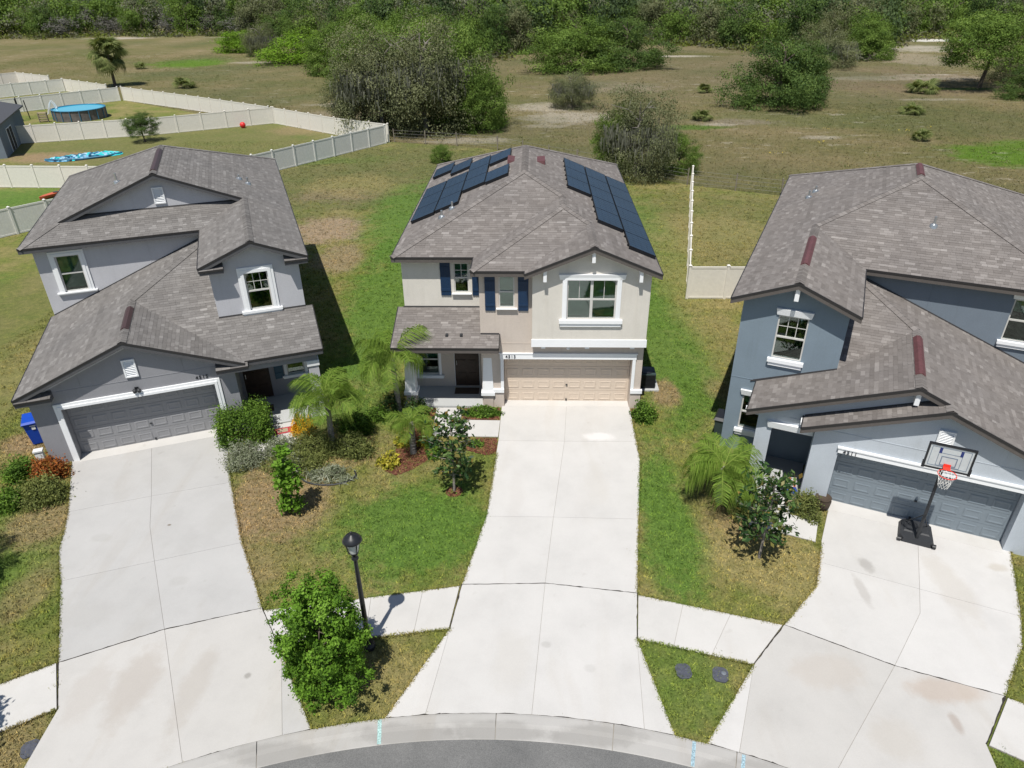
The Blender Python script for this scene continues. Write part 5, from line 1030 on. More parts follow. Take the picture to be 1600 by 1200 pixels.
m.hexa([(a, -b*.5, .05) for a, b in prof_]+[(a, b*.5, .05) for a, b in prof_[::-1]], [(a, -b, .3) for a, b in prof_]+[(a, b, .3) for a, b in prof_[::-1]]); m.build('hull', plain('kayak_red', (.5, .1, .05), .5), kk); m = MB(); m.lathe([(.22, .301), (.24, .34)], 14); m.build('cockpit', M['black'], kk)
# neighbouring house at the left edge
nb = thing('neighbour_house', 'grey neighbouring house cut off by the left edge of the picture', 'house', (-49.9, 44.4, 0), R_(24))
m = MB(); m.box(-9, 0, 0, 12, 0, 3.0); m.build('wall', M['sblue'], nb); m = MB(); m.box(-9, .35, -.35, 12.35, 3.0, 3.15); m.hexa([(-9, -.35, 3.151), (.35, -.35, 3.151), (.35, 12.35, 3.151), (-9, 12.35, 3.151)], [(-5, 4, 5), (-4, 4, 5), (-4, 8, 5), (-5, 8, 5)]); m.build('roof', M['fascia_grey'], nb)
m = MB(); m.box(.0, .05, 3, 5.4, .1, 2.2); wn = m.build('window', M['dark'], nb); m = MB()
for a, b, c, d in ((2.95, 3.0, .05, 2.25), (5.4, 5.45, .05, 2.25), (4.17, 4.23, .1, 2.2), (3.0, 5.4, 2.2, 2.25)): m.box(.0, .07, a, b, c, d)
m.build('frame', M['white'], wn)
# ------------------------------------------------------------------ vegetation
def nrm(a): return a/np.maximum(1e-9, np.linalg.norm(a, axis=-1, keepdims=True))
def leaves(P, size, rng, elong=1.7, up=.6, droop=0.0, out=None):
    n = len(P); t = nrm(rng.normal(size=(n, 3))+np.array([0, 0, -droop])); nn = nrm(rng.normal(size=(n, 3))*.8+np.array([0, 0, 1.5])*up+(0 if out is None else out*1.6)); b = nrm(np.cross(nn, t)); t = nrm(np.cross(b, nn))
    L = (size*(.65+.7*rng.random(n)))[:, None]; W = L/elong
    return np.stack([P-t*L*.5, P+b*W*.5, P+t*L*.5, P-b*W*.5], 1)
def crown_pts(rng, R, nclump, per, clump, lobes=5, shell=.5, zmin=-.6):
    """leaf positions in uneven clumps spread through a lobed volume; returns points and shade"""
    LC = nrm(rng.normal(size=(lobes, 3))); LC[:, 2] = np.abs(LC[:, 2])*1.1-.3-.25*(zmin < -.8); lr = .36+.34*rng.random(lobes)
    LC = LC*(.4+.45*rng.random((lobes, 1))); pts, sh = [], []
    k = rng.integers(0, lobes, nclump); d = nrm(rng.normal(size=(nclump, 3))); rad = shell+(1-shell)*rng.random((nclump, 1))**.5
    c = LC[k]+d*rad*lr[k][:, None]; c[:, 2] = np.where(c[:, 2] < zmin, zmin+.3*rng.random(nclump), c[:, 2])
    if zmin < -.8:
        k3 = rng.random(nclump) < .34; a = rng.random(nclump)*2*PI; rr = .35+.5*rng.random(nclump)**.6; low = np.stack([np.cos(a)*rr, np.sin(a)*rr, -1.05+.8*rng.random(nclump)], -1); c = np.where(k3[:, None], low, c)
    tone = .5+.2*rng.normal(size=nclump)
    P = np.repeat(c, per, 0)+rng.normal(size=(nclump*per, 3))*np.array([1, 1, .7])*clump; S_ = np.repeat(tone, per)+.09*rng.normal(size=nclump*per); O_ = nrm(nrm(P-np.repeat(c, per, 0))+.7*nrm(P))
    return P*np.array(R), S_, O_
def crown_mesh(name, seed, R, nclump, per, clump, size, mat, **k):
    rng = np.random.default_rng(seed); P, s_, o_ = crown_pts(rng, R, nclump, per, clump, k.get('lobes', 5), k.get('shell', .5), k.get('zmin', -.6))
    V = leaves(P, size, rng, k.get('elong', 1.7), k.get('up', .7), k.get('droop', 0), o_); return quads_mesh(name, V, s_, mat)
def limb_mb(h, r0, seed, n=6, spread=.5, split=.35, lean=0.0):
    rng = random.Random(seed); m = MB(); top = Vector((lean*h, 0, h)); mid = Vector((lean*h*.4+rng.uniform(-.05, .05)*h, rng.uniform(-.05, .05)*h, h*.5)); m.tube([(0, 0, -.05), (0, 0, h*.08), mid, top], [r0*1.35, r0, r0*.75, r0*.25], 8)
    for k in range(n):
        t = split+(.9-split)*k/n; b = Vector((0, 0, 0)).lerp(mid, t/.5) if t < .5 else mid.lerp(top, (t-.5)/.5); a = k*2.4+rng.random(); L = h*spread*(.6+.5*rng.random())
        e = b+Vector((math.cos(a)*L, math.sin(a)*L, L*(.35+.4*rng.random()))); c = b.lerp(e, .5)+Vector((rng.uniform(-.1, .1)*L, rng.uniform(-.1, .1)*L, .12*L)); m.tube([b, c, e], [r0*.5, r0*.33, r0*.1], 6)
        for j in range(2): e2 = c+Vector((rng.uniform(-1, 1), rng.uniform(-1, 1), rng.uniform(.1, .8)))*L*.45; m.tube([c, e2], [r0*.25, r0*.07], 5)
    return m
def moss_mesh(seed, R, n, size, mat):
    rng = np.random.default_rng(seed); d = nrm(rng.normal(size=(n, 3))); d[:, 2] = -.35+.6*rng.random(n)-.1; P = d*np.array(R)*(.6+.38*rng.random((n, 1)))
    L = size*(.5+rng.random(n))[:, None]; w = (.008+.012*rng.random(n))[:, None]; a = rng.random(n)*2*PI; b = np.stack([np.cos(a), np.sin(a), 0*a], -1)*w; dn = np.array([0, 0, -1.])*L+rng.normal(size=(n, 3))*.02
    return quads_mesh('hanging_moss', np.stack([P-b, P+b, P+b*.3+dn, P-b*.3+dn], 1), rng.random(n), mat)
VEG = {}
def variant(kind, i):
    key = (kind, i)
    if key in VEG: return VEG[key]
    sd = 100+i*17+sum(map(ord, kind))
    if kind == 'far': me = crown_mesh('crown', sd, (1, 1, .95), 200, 40, .11, .065, [M['lf_oak'], M['lf_dark'], M['lf_moss'], M['lf_oak'], M['lf_moss'], M['lf_dark']][i % 6], lobes=6, zmin=-1.0)
    elif kind == 'oak': me = crown_mesh('crown', sd, (1, 1, .8), 420, 84, .08, .034, [M['lf_oak'], M['lf_dark']][i % 2], lobes=9, zmin=-.95, shell=.35)
    elif kind == 'mossy': me = crown_mesh('crown', sd, (1, 1, .85), 430, 80, .085, .030, M['lf_moss'], lobes=9, zmin=-.85, droop=.6, shell=.35)
    elif kind == 'bright': me = crown_mesh('crown', sd, (1, 1, .8), 220, 60, .10, .05, M['lf_bright'], lobes=8, zmin=-.9)
    elif kind == 'grey': me = crown_mesh('crown', sd, (1, 1, 1), 60, 22, .16, .16, M['lf_grey'], lobes=5, elong=4)
    VEG[key] = me; return me
TR = [limb_mb(1.0, .032, k, 6, .38).mesh('trunk', M['bark']) for k in range(3)]; TG = [limb_mb(1.0, .028, 10+k, 7, .4).mesh('trunk', M['barkg']) for k in range(3)]
MOSS = [moss_mesh(5+k, (1, 1, .8), 1300, .13, M['moss']) for k in range(2)]
def tree(name, label, kind, i, x, y, h, rx, rz=None, base=.0, group=None, moss=False, cat='tree', trunk=True, rot=None, sy=1.0):
    rng = random.Random(int(x*13+y*7)); t = thing(name, label, cat, (x, y, 0), rng.random()*6.28 if rot is None else rot, group)
    rz = (rz or h*.5)*1.12; o = link('crown', variant(kind, i), t, loc=(0, 0, h-rz*.92)); o.scale = (rx, rx*sy, rz)
    if trunk: o = link('trunk', (TG if kind in ('mossy', 'grey') else TR)[i % 3], t); k = h*.7; o.scale = (k, k, k)
    if moss: o = link('hanging_moss', MOSS[i % 2], t, loc=(0, 0, h-rz*.9)); o.scale = (rx*.95, rx*.95*sy, rz*.95)
    return t
# large trees in the pasture
tree('mossy_oak', 'grey-green mossy oak at the left of the big clump behind the beige house', 'mossy', 0, -15.6, 57.0, 12.2, 5.4, 6.2, group='mossy oaks', moss=True)
tree('mossy_oak', 'tall mossy oak in the centre of the big clump behind the beige house', 'mossy', 1, -11.0, 57.6, 14.0, 6.4, 7.2, group='mossy oaks', moss=True)
tree('oak', 'greener oak at the right of the big clump behind the beige house', 'oak', 0, -6.6, 61.5, 12.8, 5.2, 6.7, group='pasture oaks')
tree('mossy_oak', 'low mossy oak at the far left foot of the big clump', 'mossy', 2, -18.4, 60.5, 9.0, 4.0, 4.7, group='mossy oaks', moss=True)
tree('oak', 'low green oak at the right foot of the big clump', 'oak', 4, -4.6, 57.5, 7.2, 3.0, 3.8, group='pasture oaks')
tree('oak', 'bright oak rising behind the big mossy clump', 'oak', 2, -15, 76, 13.2, 7.0, 7.0, group='pasture oaks')
tree('mossy_oak', 'wispy mossy oak near the right end of the middle roof', 'mossy', 2, 9.7, 36.8, 8.6, 3.5, 4.6, group='mossy oaks', moss=True)
tree('pasture_shrub', 'low bright shrub at the right foot of the wispy mossy oak', 'oak', 4, 13.6, 38.5, 4.2, 2.0, 2.3, group='pasture shrubs', trunk=True)
tree('oak', 'dense dark oak standing alone in the pasture right of centre', 'oak', 1, 32.2, 72.8, 10.4, 6.4, 6.0, group='pasture oaks')
tree('oak', 'oak joined to the right side of the lone dense oak', 'oak', 3, 37.0, 77.5, 8.6, 3.8, 4.6, group='pasture oaks')
tree('oak', 'spreading oak beyond the path at top centre', 'oak', 2, 9.0, 113, 10.2, 8.6, 5.8, group='pasture oaks')
tree('oak', 'dark oak behind the spreading oak at top centre', 'oak', 1, 17.5, 117, 10.8, 8.2, 6.2, group='pasture oaks')
tree('pasture_shrub', 'bright bushy sapling at the left foot of the wispy mossy oak', 'oak', 2, 8.2, 38.6, 6.6, 2.0, 3.2, group='pasture shrubs')
tree('mossy_oak', 'small silvery oak behind the wispy mossy oak', 'mossy', 1, 6.0, 73.0, 5.6, 3.4, 3.0, group='mossy oaks', moss=True)
tree('spreading_oak', 'open spreading oak with bare trunk and green shade at far right', 'oak', 2, 66, 88.5, 12.2, 7.0, 4.6, group='mossy oaks', moss=False)
tree('oak', 'bright green oak beside the sandy track at the upper right', 'oak', 0, 66, 130, 10, 6.4, 5.8, group='pasture oaks')
tree('mossy_oak', 'grey mossy oak left of the bright oak by the sandy track', 'mossy', 0, 54, 118, 8.2, 6.2, 4.8, group='mossy oaks', moss=True)
tree('pasture_shrub', 'dark shrub cut off by the right edge of the pasture', 'oak', 1, 66.5, 78, 5.4, 3.4, 3.2, group='pasture shrubs', trunk=True)
tree('pasture_shrub', 'grey shrub at the right edge behind the dark one', 'mossy', 0, 74, 96, 5.5, 4.2, 3.4, group='pasture shrubs')
tree('vine_covered_shrub', 'round bright green vine-covered shrub at the upper left', 'bright', 0, -66.8, 155, 5.6, 6.2, 3.4, group='vine-covered shrubs')
tree('vine_covered_shrub', 'larger bright green vine-covered shrub left of the big clump', 'bright', 1, -45.5, 131, 6.6, 8.6, 4.0, group='vine-covered shrubs')
tree('mossy_oak', 'slim grey oak between the two bright vine-covered shrubs', 'mossy', 1, -58, 143, 8.5, 3.6, 4.8, group='mossy oaks', moss=True)
tree('yard_tree', 'small young tree on the lawn in front of the long fence', 'oak', 3, -40.0, 51.9, 3.5, 1.75, 1.45, group=None)
tree('pasture_shrub', 'weedy sapling on the lawn beside the middle roof', 'oak', 0, -7.5, 42.2, 2.0, 1.1, 1.0, group='pasture shrubs')
for k, (x, y, h, rx) in enumerate([(-26, 92, 9.5, 5.5), (-17, 97, 10, 5.5), (-24, 108, 11, 6), (-34, 110, 10, 6), (-17, 118, 12, 6.5), (-31, 125, 12, 7)]):
    tree('stand_oak', 'bright green tree in the thick stand behind the big mossy clump', 'oak', k*2 % 6, x, y, h, rx, h*.55, group='stand behind the mossy clump')
# belt of trees along the far edge
EDGE = [(-175, 198), (-155, 201), (-122, 210), (-91, 207), (-71.6, 193), (-42.5, 142), (-3.7, 139), (.2, 158), (27.5, 173), (46.8, 154), (64, 134.5), (91, 174), (113, 193), (125, 171), (150, 165)]
def edge_y(x):
    for (a, b), (c, d) in zip(EDGE[:-1], EDGE[1:]):
        if a <= x <= c: return b+(d-b)*(x-a)/(c-a)
    return 180
rng_ = random.Random(11); x = -150.0; cnt = 0; FAR_LABELS = ['olive tree in the front of the far wood', 'dark tree in the front of the far wood', 'grey-green tree in the front of the far wood', 'olive tree in the front of the far wood', 'grey-green tree in the front of the far wood', 'dark tree in the front of the far wood']
while x < 140:
    if x < -75 and rng_.random() < .35: kind, i, lb = 'grey', cnt % 2, 'bare grey thicket tree in front of the far wood'
    else: kind, i = 'far', cnt % 6; lb = FAR_LABELS[i]
    h = rng_.uniform(8.5, 13) if kind == 'far' else rng_.uniform(5, 7.5)
    tree('wood_tree' if kind == 'far' else 'bare_thicket_tree', lb, kind, i, x, edge_y(x)+rng_.uniform(1, 9), h, rng_.uniform(3.6, 5.6), h*.5, group=lb.split(' in ')[0]+'s of the wood edge'); cnt += 1; x += rng_.uniform(3.2, 6.2)
def far_wood():
    rng = np.random.default_rng(21); base = []
    for k in range(6):
        P, s_, o_ = crown_pts(np.random.default_rng(300+k), (1, 1, .95), 110, 16, .13, 6, .5, -1.0); base.append((leaves(P, .125, rng, out=o_), np.clip(s_, 0, 1)*.3))
    Vs, Ss, rows = [], [], 0
    for row in range(9):
        xx = -330.0
        while xx < 330:
            y = edge_y(xx)+12+row*(9+row*2.2)+rng.normal()*4 if -175 < xx < 150 else 190+row*(9+row*2.2)+rng.normal()*6
            xx += rng.uniform(5, 9)*(1+row*.04)
            dx = abs(xx-CAMPOS.x-(y+24)*-.034)
            if dx > (y+24)*.80: continue
            if row > 0 and 60 < xx < 95 and y < 190: continue
            V, s_ = base[rng.integers(0, 6)]; h = rng.uniform(9, 14.5); rx = rng.uniform(3.8, 6.2); a = rng.random()*2*PI; ca, sa = math.cos(a), math.sin(a); sub = V if row < 3 else (V[::2] if row < 6 else V[::3])
            W = np.stack([sub[..., 0]*ca-sub[..., 1]*sa, sub[..., 0]*sa+sub[..., 1]*ca, sub[..., 2]], -1)*np.array([rx, rx, h*.5])+np.array([xx, y, h*.53]); Vs.append(W); Ss.append((s_ if row < 3 else (s_[::2] if row < 6 else s_[::3]))+rng.choice([0, 0, .35, .35, .35, .7, .7])+rng.normal()*.03)
    V = np.concatenate(Vs); S_ = np.concatenate(Ss)
    return tag(link('far_wood', quads_mesh('far_wood', V, S_, shaded('far_wood_leaves', [(0, (.03, .05, .024)), (.16, (.075, .115, .045)), (.3, (.12, .165, .06)), (.34, (.06, .1, .022)), (.5, (.125, .2, .04)), (.66, (.2, .28, .06)), (.69, (.07, .08, .05)), (.85, (.15, .165, .10)), (1, (.22, .225, .155))], .65, .12, 0, .3)), None), 'dense mixed wood filling the top of the picture', 'wood', kind='stuff')
far_wood()
def undergrowth():   # knee-high scrub along the wood's foot
    rng = np.random.default_rng(8); X = rng.uniform(-160, 140, 900); Y = np.array([edge_y(v) for v in X])+rng.normal(size=900)*3-1.5; P = np.repeat(np.stack([X, Y, 0*X], -1), 22, 0); hh = np.repeat(.4+1.1*rng.random(900), 22); P = P+np.abs(rng.normal(size=P.shape))*np.array([0, 0, .6])*hh[:, None]+rng.normal(size=P.shape)*np.array([1.1, .9, 0])
    s_ = np.repeat(rng.random(900), 22)+.1*rng.normal(size=len(P))
    return tag(link('undergrowth', quads_mesh('undergrowth', leaves(P, .75, rng, 2.2), s_, leaf('undergrowth_leaves', [(.08, .085, .05), (.16, .15, .11), (.1, .13, .03), (.17, .2, .04)])), None), 'scrubby undergrowth along the foot of the far wood', 'undergrowth', kind='stuff')
undergrowth()
def weeds():
    rng = np.random.default_rng(14); n = 900; X = rng.uniform(-75, 80, n); Y = 30+rng.random(n)**1.2*110; k = ~inpoly(X, Y, LAWN); X, Y = X[k], Y[k]; n = len(X); hh = .15+.45*rng.random(n)**2; per = 16
    P = np.repeat(np.stack([X, Y, 0*X], -1), per, 0)+rng.normal(size=(n*per, 3))*np.repeat(np.stack([hh*.9, hh*.9, 0*hh], -1), per, 0); P[:, 2] = np.abs(rng.normal(size=n*per))*.5*np.repeat(hh, per)
    return tag(link('pasture_weeds', quads_mesh('pasture_weeds', leaves(P, .17, rng, 2.4), np.repeat(rng.random(n), per)+.1*rng.normal(size=n*per), leaf('weed_leaves', [(.07, .09, .03), (.12, .15, .05), (.19, .2, .09), (.27, .23, .15)])), None), 'scattered low weeds in the pasture', 'weeds', kind='stuff')
weeds()
def flowers():
    rng = np.random.default_rng(3); c = np.array([(33, 57), (36, 60), (41, 56), (30, 50), (44, 58), (28, 62), (24, 45)], float); P = np.repeat(c, 9, 0)+rng.normal(size=(63, 2))*np.array([.25, .2]); P = np.concatenate([P, .12+.2*rng.random((63, 1))], 1)
    return tag(link('yellow_flowers', quads_mesh('yellow_flowers', leaves(P, .1, rng, 1.2, 1.5), rng.random(63), M['petal']), None), 'yellow wildflower patches in the open pasture at the right', 'flowers', kind='stuff')
flowers()
# ---- palms
def frond_mesh(seed, L, droop, leaflet, n, width, mat):
    rng = np.random.default_rng(seed); m = MB(); pts = []
    for k in range(9):
        t = k/8; pts.append(Vector((L*t*(1-.18*droop*t*t), 0, L*(.42*t-.62*droop*t*t))))
    m.tube(pts, [width*(1-.8*k/8) for k in range(9)], 5, True, .8)
    for k in range(n):
        t = .12+.87*k/n; f = t*8; i = min(7, int(f)); p = pts[i].lerp(pts[i+1], f-i); d = (pts[i+1]-pts[i]).normalized(); ll = leaflet*(.55+.9*math.sin(PI*min(1, t*.9+.08)))*(.85+.3*rng.random())
        for sg in (-1, 1):
            s_ = Vector((0, sg, 0)); a = (d*.55+s_*.8+Vector((0, 0, .12*rng.normal()))).normalized(); mid = p+a*ll*.5; end = p+a*ll*.8+Vector((0, 0, -ll*(.45+.5*rng.random()))); wv = d*(.0055+.004*rng.random())
            sv = float(.45+.22*rng.normal()); m.face([p-wv*.6, p+wv*.6, mid+wv, mid-wv], sv); m.face([mid-wv, mid+wv, end], sv+.08)
    return m.mesh('frond', mat)
FRONDS = [frond_mesh(k, 1.0, (.8+.3*k), .3, 46, .013, M['lf_palm']) for k in range(3)]
def palm(label, x, y, th, fl, n, seed, group='feather palms in the front yards', tr=.11):
    rng = random.Random(seed); t = thing('feather_palm', label, 'palm', (x, y, 0), rng.random()*6, group); lean = rng.uniform(-.06, .06)
    m = MB(); pts = [(lean*th*k/6, .02*math.sin(k), th*k/6-.05) for k in range(7)]; m.tube(pts, [tr*1.25, tr, tr*.92, tr*.9, tr*.85, tr*.8, tr*.6], 9)
    for k in range(10): z = th*(.08+.9*k/10); m.lathe([(tr*.9, z), (tr*1.06, z+.02), (tr*.88, z+.05)], 9, lean*z, 0)
    m.build('trunk', M['barkg'], t)
    for k in range(n):
        o = link('frond', FRONDS[k % 3], t, loc=(lean*th, 0, th-.1)); el = rng.uniform(-.35, .55) if k % 3 else rng.uniform(.4, 1.1); s_ = fl*rng.uniform(.82, 1.12)
        o.rotation_euler = Matrix.Rotation(-el*.8, 3, 'Y').to_euler(); o.rotation_euler = (Matrix.Rotation(k*2.4+rng.uniform(-.3, .3), 3, 'Z') @ Matrix.Rotation(-el*.8, 3, 'Y') @ Matrix.Rotation(rng.uniform(-.5, .5), 3, 'X')).to_euler(); o.scale = (s_, s_, s_)
    return t
palm('bushy feather palm with grey trunk in front of the grey house porch', -6.2, -3.2, 2.25, 1.5, 20, 3)
palm('tall feather palm reaching over the porch roof of the beige house', -4.15, -.85, 2.75, 1.65, 17, 5)
palm('short feather palm among yellow shrubs before the beige house', -3.2, -3.5, 1.35, 1.0, 14, 8)
palm('feather palm spilling over the lawn beside the blue house tower', 7.25, -6.0, 1.45, 1.5, 22, 12)
palm('feather palm partly outside the left edge of the picture', -15.6, -10.8, 2.3, 1.7, 18, 17)
# cabbage palm at the back
def fan_mesh(seed):
    rng = np.random.default_rng(seed); m = MB(); m.tube([(0, 0, 0), (.45, 0, .1), (.62, 0, .08)], .02, 5)
    for k in range(22):
        a = -1.9+3.8*k/21; d = Vector((math.cos(a), math.sin(a), 0)); L = .55+.2*math.cos(a); b = Vector((.6, 0, .08)); p = Vector((-d.y, d.x, 0))*.035; mid = b+d*L*.6+Vector((0, 0, .05)); e = b+d*L+Vector((0, 0, -.22-.15*rng.random())); sv = float(.45+.25*rng.normal())
        m.face([b-p*.3, b+p*.3, mid+p, mid-p], sv); m.face([mid-p, mid+p, e], sv)
    return m.mesh('frond', M['lf_sabal'])
FAN = [fan_mesh(k) for k in range(2)]
def cabbage(label, x, y, th, s_, n, seed, name='cabbage_palm', cat='palm', group=None):
    rng = random.Random(seed); t = thing(name, label, cat, (x, y, 0), rng.random()*6, group)
    if th > .5: m = MB(); m.tube([(0, 0, -.05), (.05, 0, th*.5), (0, .03, th)], [.26, .2, .19], 9); m.build('trunk', M['bark'], t)
    for k in range(n):
        o = link('frond', FAN[k % 2], t, loc=(0, 0, max(.1, th))); el = rng.uniform(-1.1, 1.25) if th > .5 else rng.uniform(.1, 1.2)
        o.rotation_euler = (Matrix.Rotation(k*2.4, 3, 'Z') @ Matrix.Rotation(-el, 3, 'Y') @ Matrix.Rotation(rng.uniform(-.6, .6), 3, 'X')).to_euler(); q = s_*rng.uniform(.85, 1.15); o.scale = (q, q, q)
cabbage('tall cabbage palm in the pasture behind the pool yard', -66, 95.5, 4.6, 2.5, 46, 2)
for k, (x, y, s_, lb) in enumerate([(-53.7, 93, 1.5, 'palmetto clump in the pasture behind the pool, left of the round shrub'), (20.6, 63.3, 1.1, 'palmetto with yellow base at the left of the lone dense oak'), (46.5, 67, 1.2, 'upright palmetto in the open pasture at the right'), (55.5, 84, 1.9, 'broad palmetto left of the shaded trunk at far right'), (40.4, 51.3, .9, 'small palmetto left of the bright green hollow'), (46.5, 103, 2.2, 'palmetto at the right foot of the lone dense oaks'), (49.5, 113, 2.6, 'large yellowish palmetto beyond the lone dense oaks'), (25.5, 85.3, 1.0, 'palmetto in the pasture left of the lone dense oak'), (-74, 120, 1.1, 'palmetto at the far left of the green hollow')]): cabbage(lb, x, y, 0, s_, 16, 30+k, 'saw_palmetto', 'palmetto', 'saw palmettos in the pasture')
# ---- shrubs
def shrub(name, label, x, y, rx, ry, h, mat, n, size, seed, box=False, elong=1.6, rz=0, group=None, cat='shrub', clumps=40, z0=0):
    rng = np.random.default_rng(seed); t = thing(name, label, cat, (x, y, z0), rz, group); per = max(3, n//clumps)
    if box:
        c = rng.uniform(-1, 1, (clumps, 3)); ax = rng.integers(0, 3, clumps); c[np.arange(clumps), ax] = np.sign(c[np.arange(clumps), ax])*.93; c[:, 2] = np.abs(c[:, 2])
    else:
        clumps = max(clumps, n//40); per = max(3, n//clumps); c = nrm(rng.normal(size=(clumps, 3)))*(.45+.5*rng.random((clumps, 1))); c[:, 2] = np.abs(c[:, 2])
    tone = .5+.2*rng.normal(size=clumps); P = (np.repeat(c, per, 0)+rng.normal(size=(clumps*per, 3))*.15)*np.array([rx, ry, h]); P[:, 2] = np.maximum(P[:, 2], .03)
    link('foliage', quads_mesh('foliage', leaves(P, size, rng, elong, .4), np.repeat(tone, per)+.15*rng.normal(size=len(P)), mat), t)
    m = MB()
    for k in range(5): a = k*1.26; m.tube([(0, 0, 0), (rx*.25*math.cos(a), ry*.25*math.sin(a), h*.45), (rx*.5*math.cos(a), ry*.5*math.sin(a), h*.8)], [.02, .013, .005], 5)
    m.build('stem', M['bark'], t); return t
def at(h, x, y): return loc(h, [(x, y)])[0]
G_ = 'shrubs in the front beds'
x, y = at(hl, 5.65, -.85); shrub('clipped_hedge', 'dense clipped green hedge at the right corner of the charcoal garage', x, y, .8, .75, 1.05, M['lf_hedge'], 13000, .075, 1, True, 1.6, R_(21.8), G_, 'hedge', 150)
x, y = at(hl, 5.55, -2.5); shrub('silver_shrub', 'silvery sprawling shrub in front of the clipped hedge', x, y, .85, .8, .75, M['lf_silver'], 4200, .09, 2, False, 3.0, 0, G_)
x, y = at(hl, 6.8, -2.45); shrub('silver_shrub', 'pale silver-leaved shrub between the hedge and the golden grass', x, y, .65, .55, .75, M['lf_silver'], 3200, .09, 3, False, 3.0, 0, G_)
x, y = at(hl, 7.9, -2.7); shrub('olive_shrub', 'olive grassy shrub at the foot of the bushy feather palm', x, y, 1.1, .8, .85, M['lf_olive'], 5200, .13, 4, False, 5.0, 0, G_)
x, y = at(hl, 7.2, -3.5); shrub('olive_shrub', 'mixed low olive shrub behind the pillar-shaped bush', x, y, 1.1, .6, .65, M['lf_olive'], 4200, .12, 5, False, 4.5, 0, G_)
shrub('liriope_clump', 'spiky pale grass clump inside the dark edging ring', -5.9, -4.95, .85, .5, .35, M['lf_silver'], 1100, .26, 6, False, 9.0, 0, G_, 'grass clump')
x, y = at(hl, 7.7, -1.5); shrub('golden_grass', 'golden yellow ornamental grass beside the red mat', x, y, .42, .4, .9, M['lf_gold'], 1500, .3, 7, False, 9.0, 0, G_, 'grass clump')
shrub('croton_shrub', 'orange and green croton shrub at the left corner of the charcoal garage', -15.6, -5.15, .65, .6, .85, M['lf_orange'], 3200, .1, 8, False, 2.0, 0, G_)
shrub('green_shrub', 'bright green shrub left of the orange croton', -16.6, -5.2, .55, .6, .75, M['lf_hedge'], 3200, .1, 9, False, 2.2, 0, G_)
shrub('olive_shrub', 'rounded olive shrub overhanging the grey driveway edge', -15.15, -6.3, .85, .75, .75, M['lf_olive'], 5200, .1, 10, False, 2.6, 0, G_)
shrub('green_shrub', 'low green shrub at the lower left of the croton group', -16.1, -6.65, .6, .55, .6, M['lf_hedge'], 3000, .1, 11, False, 2.2, 0, G_)
shrub('green_shrub', 'row of leafy green plants under the porch of the beige house', -.85, -.95, .75, .24, .42, M['lf_hedge'], 2600, .1, 12, False, 2.0, 0, G_)
shrub('green_shrub', 'round green shrub at the right corner of the beige garage', 5.42, -1.05, .48, .5, .8, M['lf_hedge'], 3400, .09, 13, False, 1.9, 0, G_)
shrub('green_shrub', 'dark green shrub left of the beige house porch', -4.45, -.85, .45, .4, .9, M['lf_mag'], 2400, .1, 14, False, 2.0, 0, G_)
shrub('green_shrub', 'dark green shrub right of the tall feather palm trunk', -3.45, -1.15, .5, .45, .85, M['lf_mag'], 2600, .1, 15, False, 2.0, 0, G_)
for k, (x, y, r_, lb) in enumerate(((-3.65, -2.95, .34, 'upper yellow variegated shrub by the short feather palm'), (-2.75, -3.0, .36, 'yellow variegated shrub right of the short feather palm'), (-3.95, -4.2, .42, 'yellow variegated shrub on the red mulch edge'))): shrub('variegated_shrub', lb, x, y, r_, r_*.9, .5, M['lf_yellow'], 650, .12, 40+k, False, 1.8, 0, G_)
shrub('green_shrub', 'white-flecked green shrub between the yellow shrub and the magnolia', -2.4, -3.6, .42, .4, .5, M['lf_hedge'], 900, .12, 16, False, 2.2, 0, G_)
shrub('green_shrub', 'small dark shrub in the mulch beside the white driveway', -.95, -3.0, .35, .22, .3, M['lf_hedge'], 500, .1, 18, False, 2.2, 0, G_)
shrub('olive_shrub', 'olive shrub beside the dark pot at the slate garage', *at(hr, -.62, -.72), .5, .5, .7, M['lf_olive'], 2800, .1, 19, False, 2.8, 0, G_)
shrub('olive_shrub', 'small grey-green shrub below the dark pot', *at(hr, -.35, -1.1), .35, .3, .35, M['lf_olive'], 700, .09, 20, False, 2.8, 0, G_)
shrub('olive_shrub', 'straggly shrub between the feather palm and the magnolia', 8.15, -6.6, .8, .65, .75, M['lf_olive'], 2200, .12, 21, False, 2.8, 0, G_)
shrub('green_shrub', 'dark shrub cut off by the right edge of the lawn', 16.0, -9.2, .45, .45, .6, M['lf_mag'], 900, .1, 22, False, 1.8, 0, G_)
shrub('olive_shrub', 'dusky olive shrub right of the bushy feather palm trunk', -5.35, -3.5, .75, .6, .75, M['lf_olive'], 3600, .12, 61, False, 3.5, 0, G_)
shrub('green_shrub', 'green shrub behind the bushy feather palm near the porch corner', -5.6, -2.1, .7, .5, .8, M['lf_hedge'], 2800, .11, 62, False, 2.5, 0, G_)
shrub('silver_shrub', 'greyish twiggy shrub behind the pillar-shaped bush', -7.35, -4.6, .55, .5, .6, M['lf_silver'], 2200, .09, 63, False, 3.5, 0, G_)
shrub('green_shrub', 'low green shrub against the left pier of the beige porch', -4.95, -1.25, .5, .45, .55, M['lf_hedge'], 1800, .11, 64, False, 2.5, 0, G_)
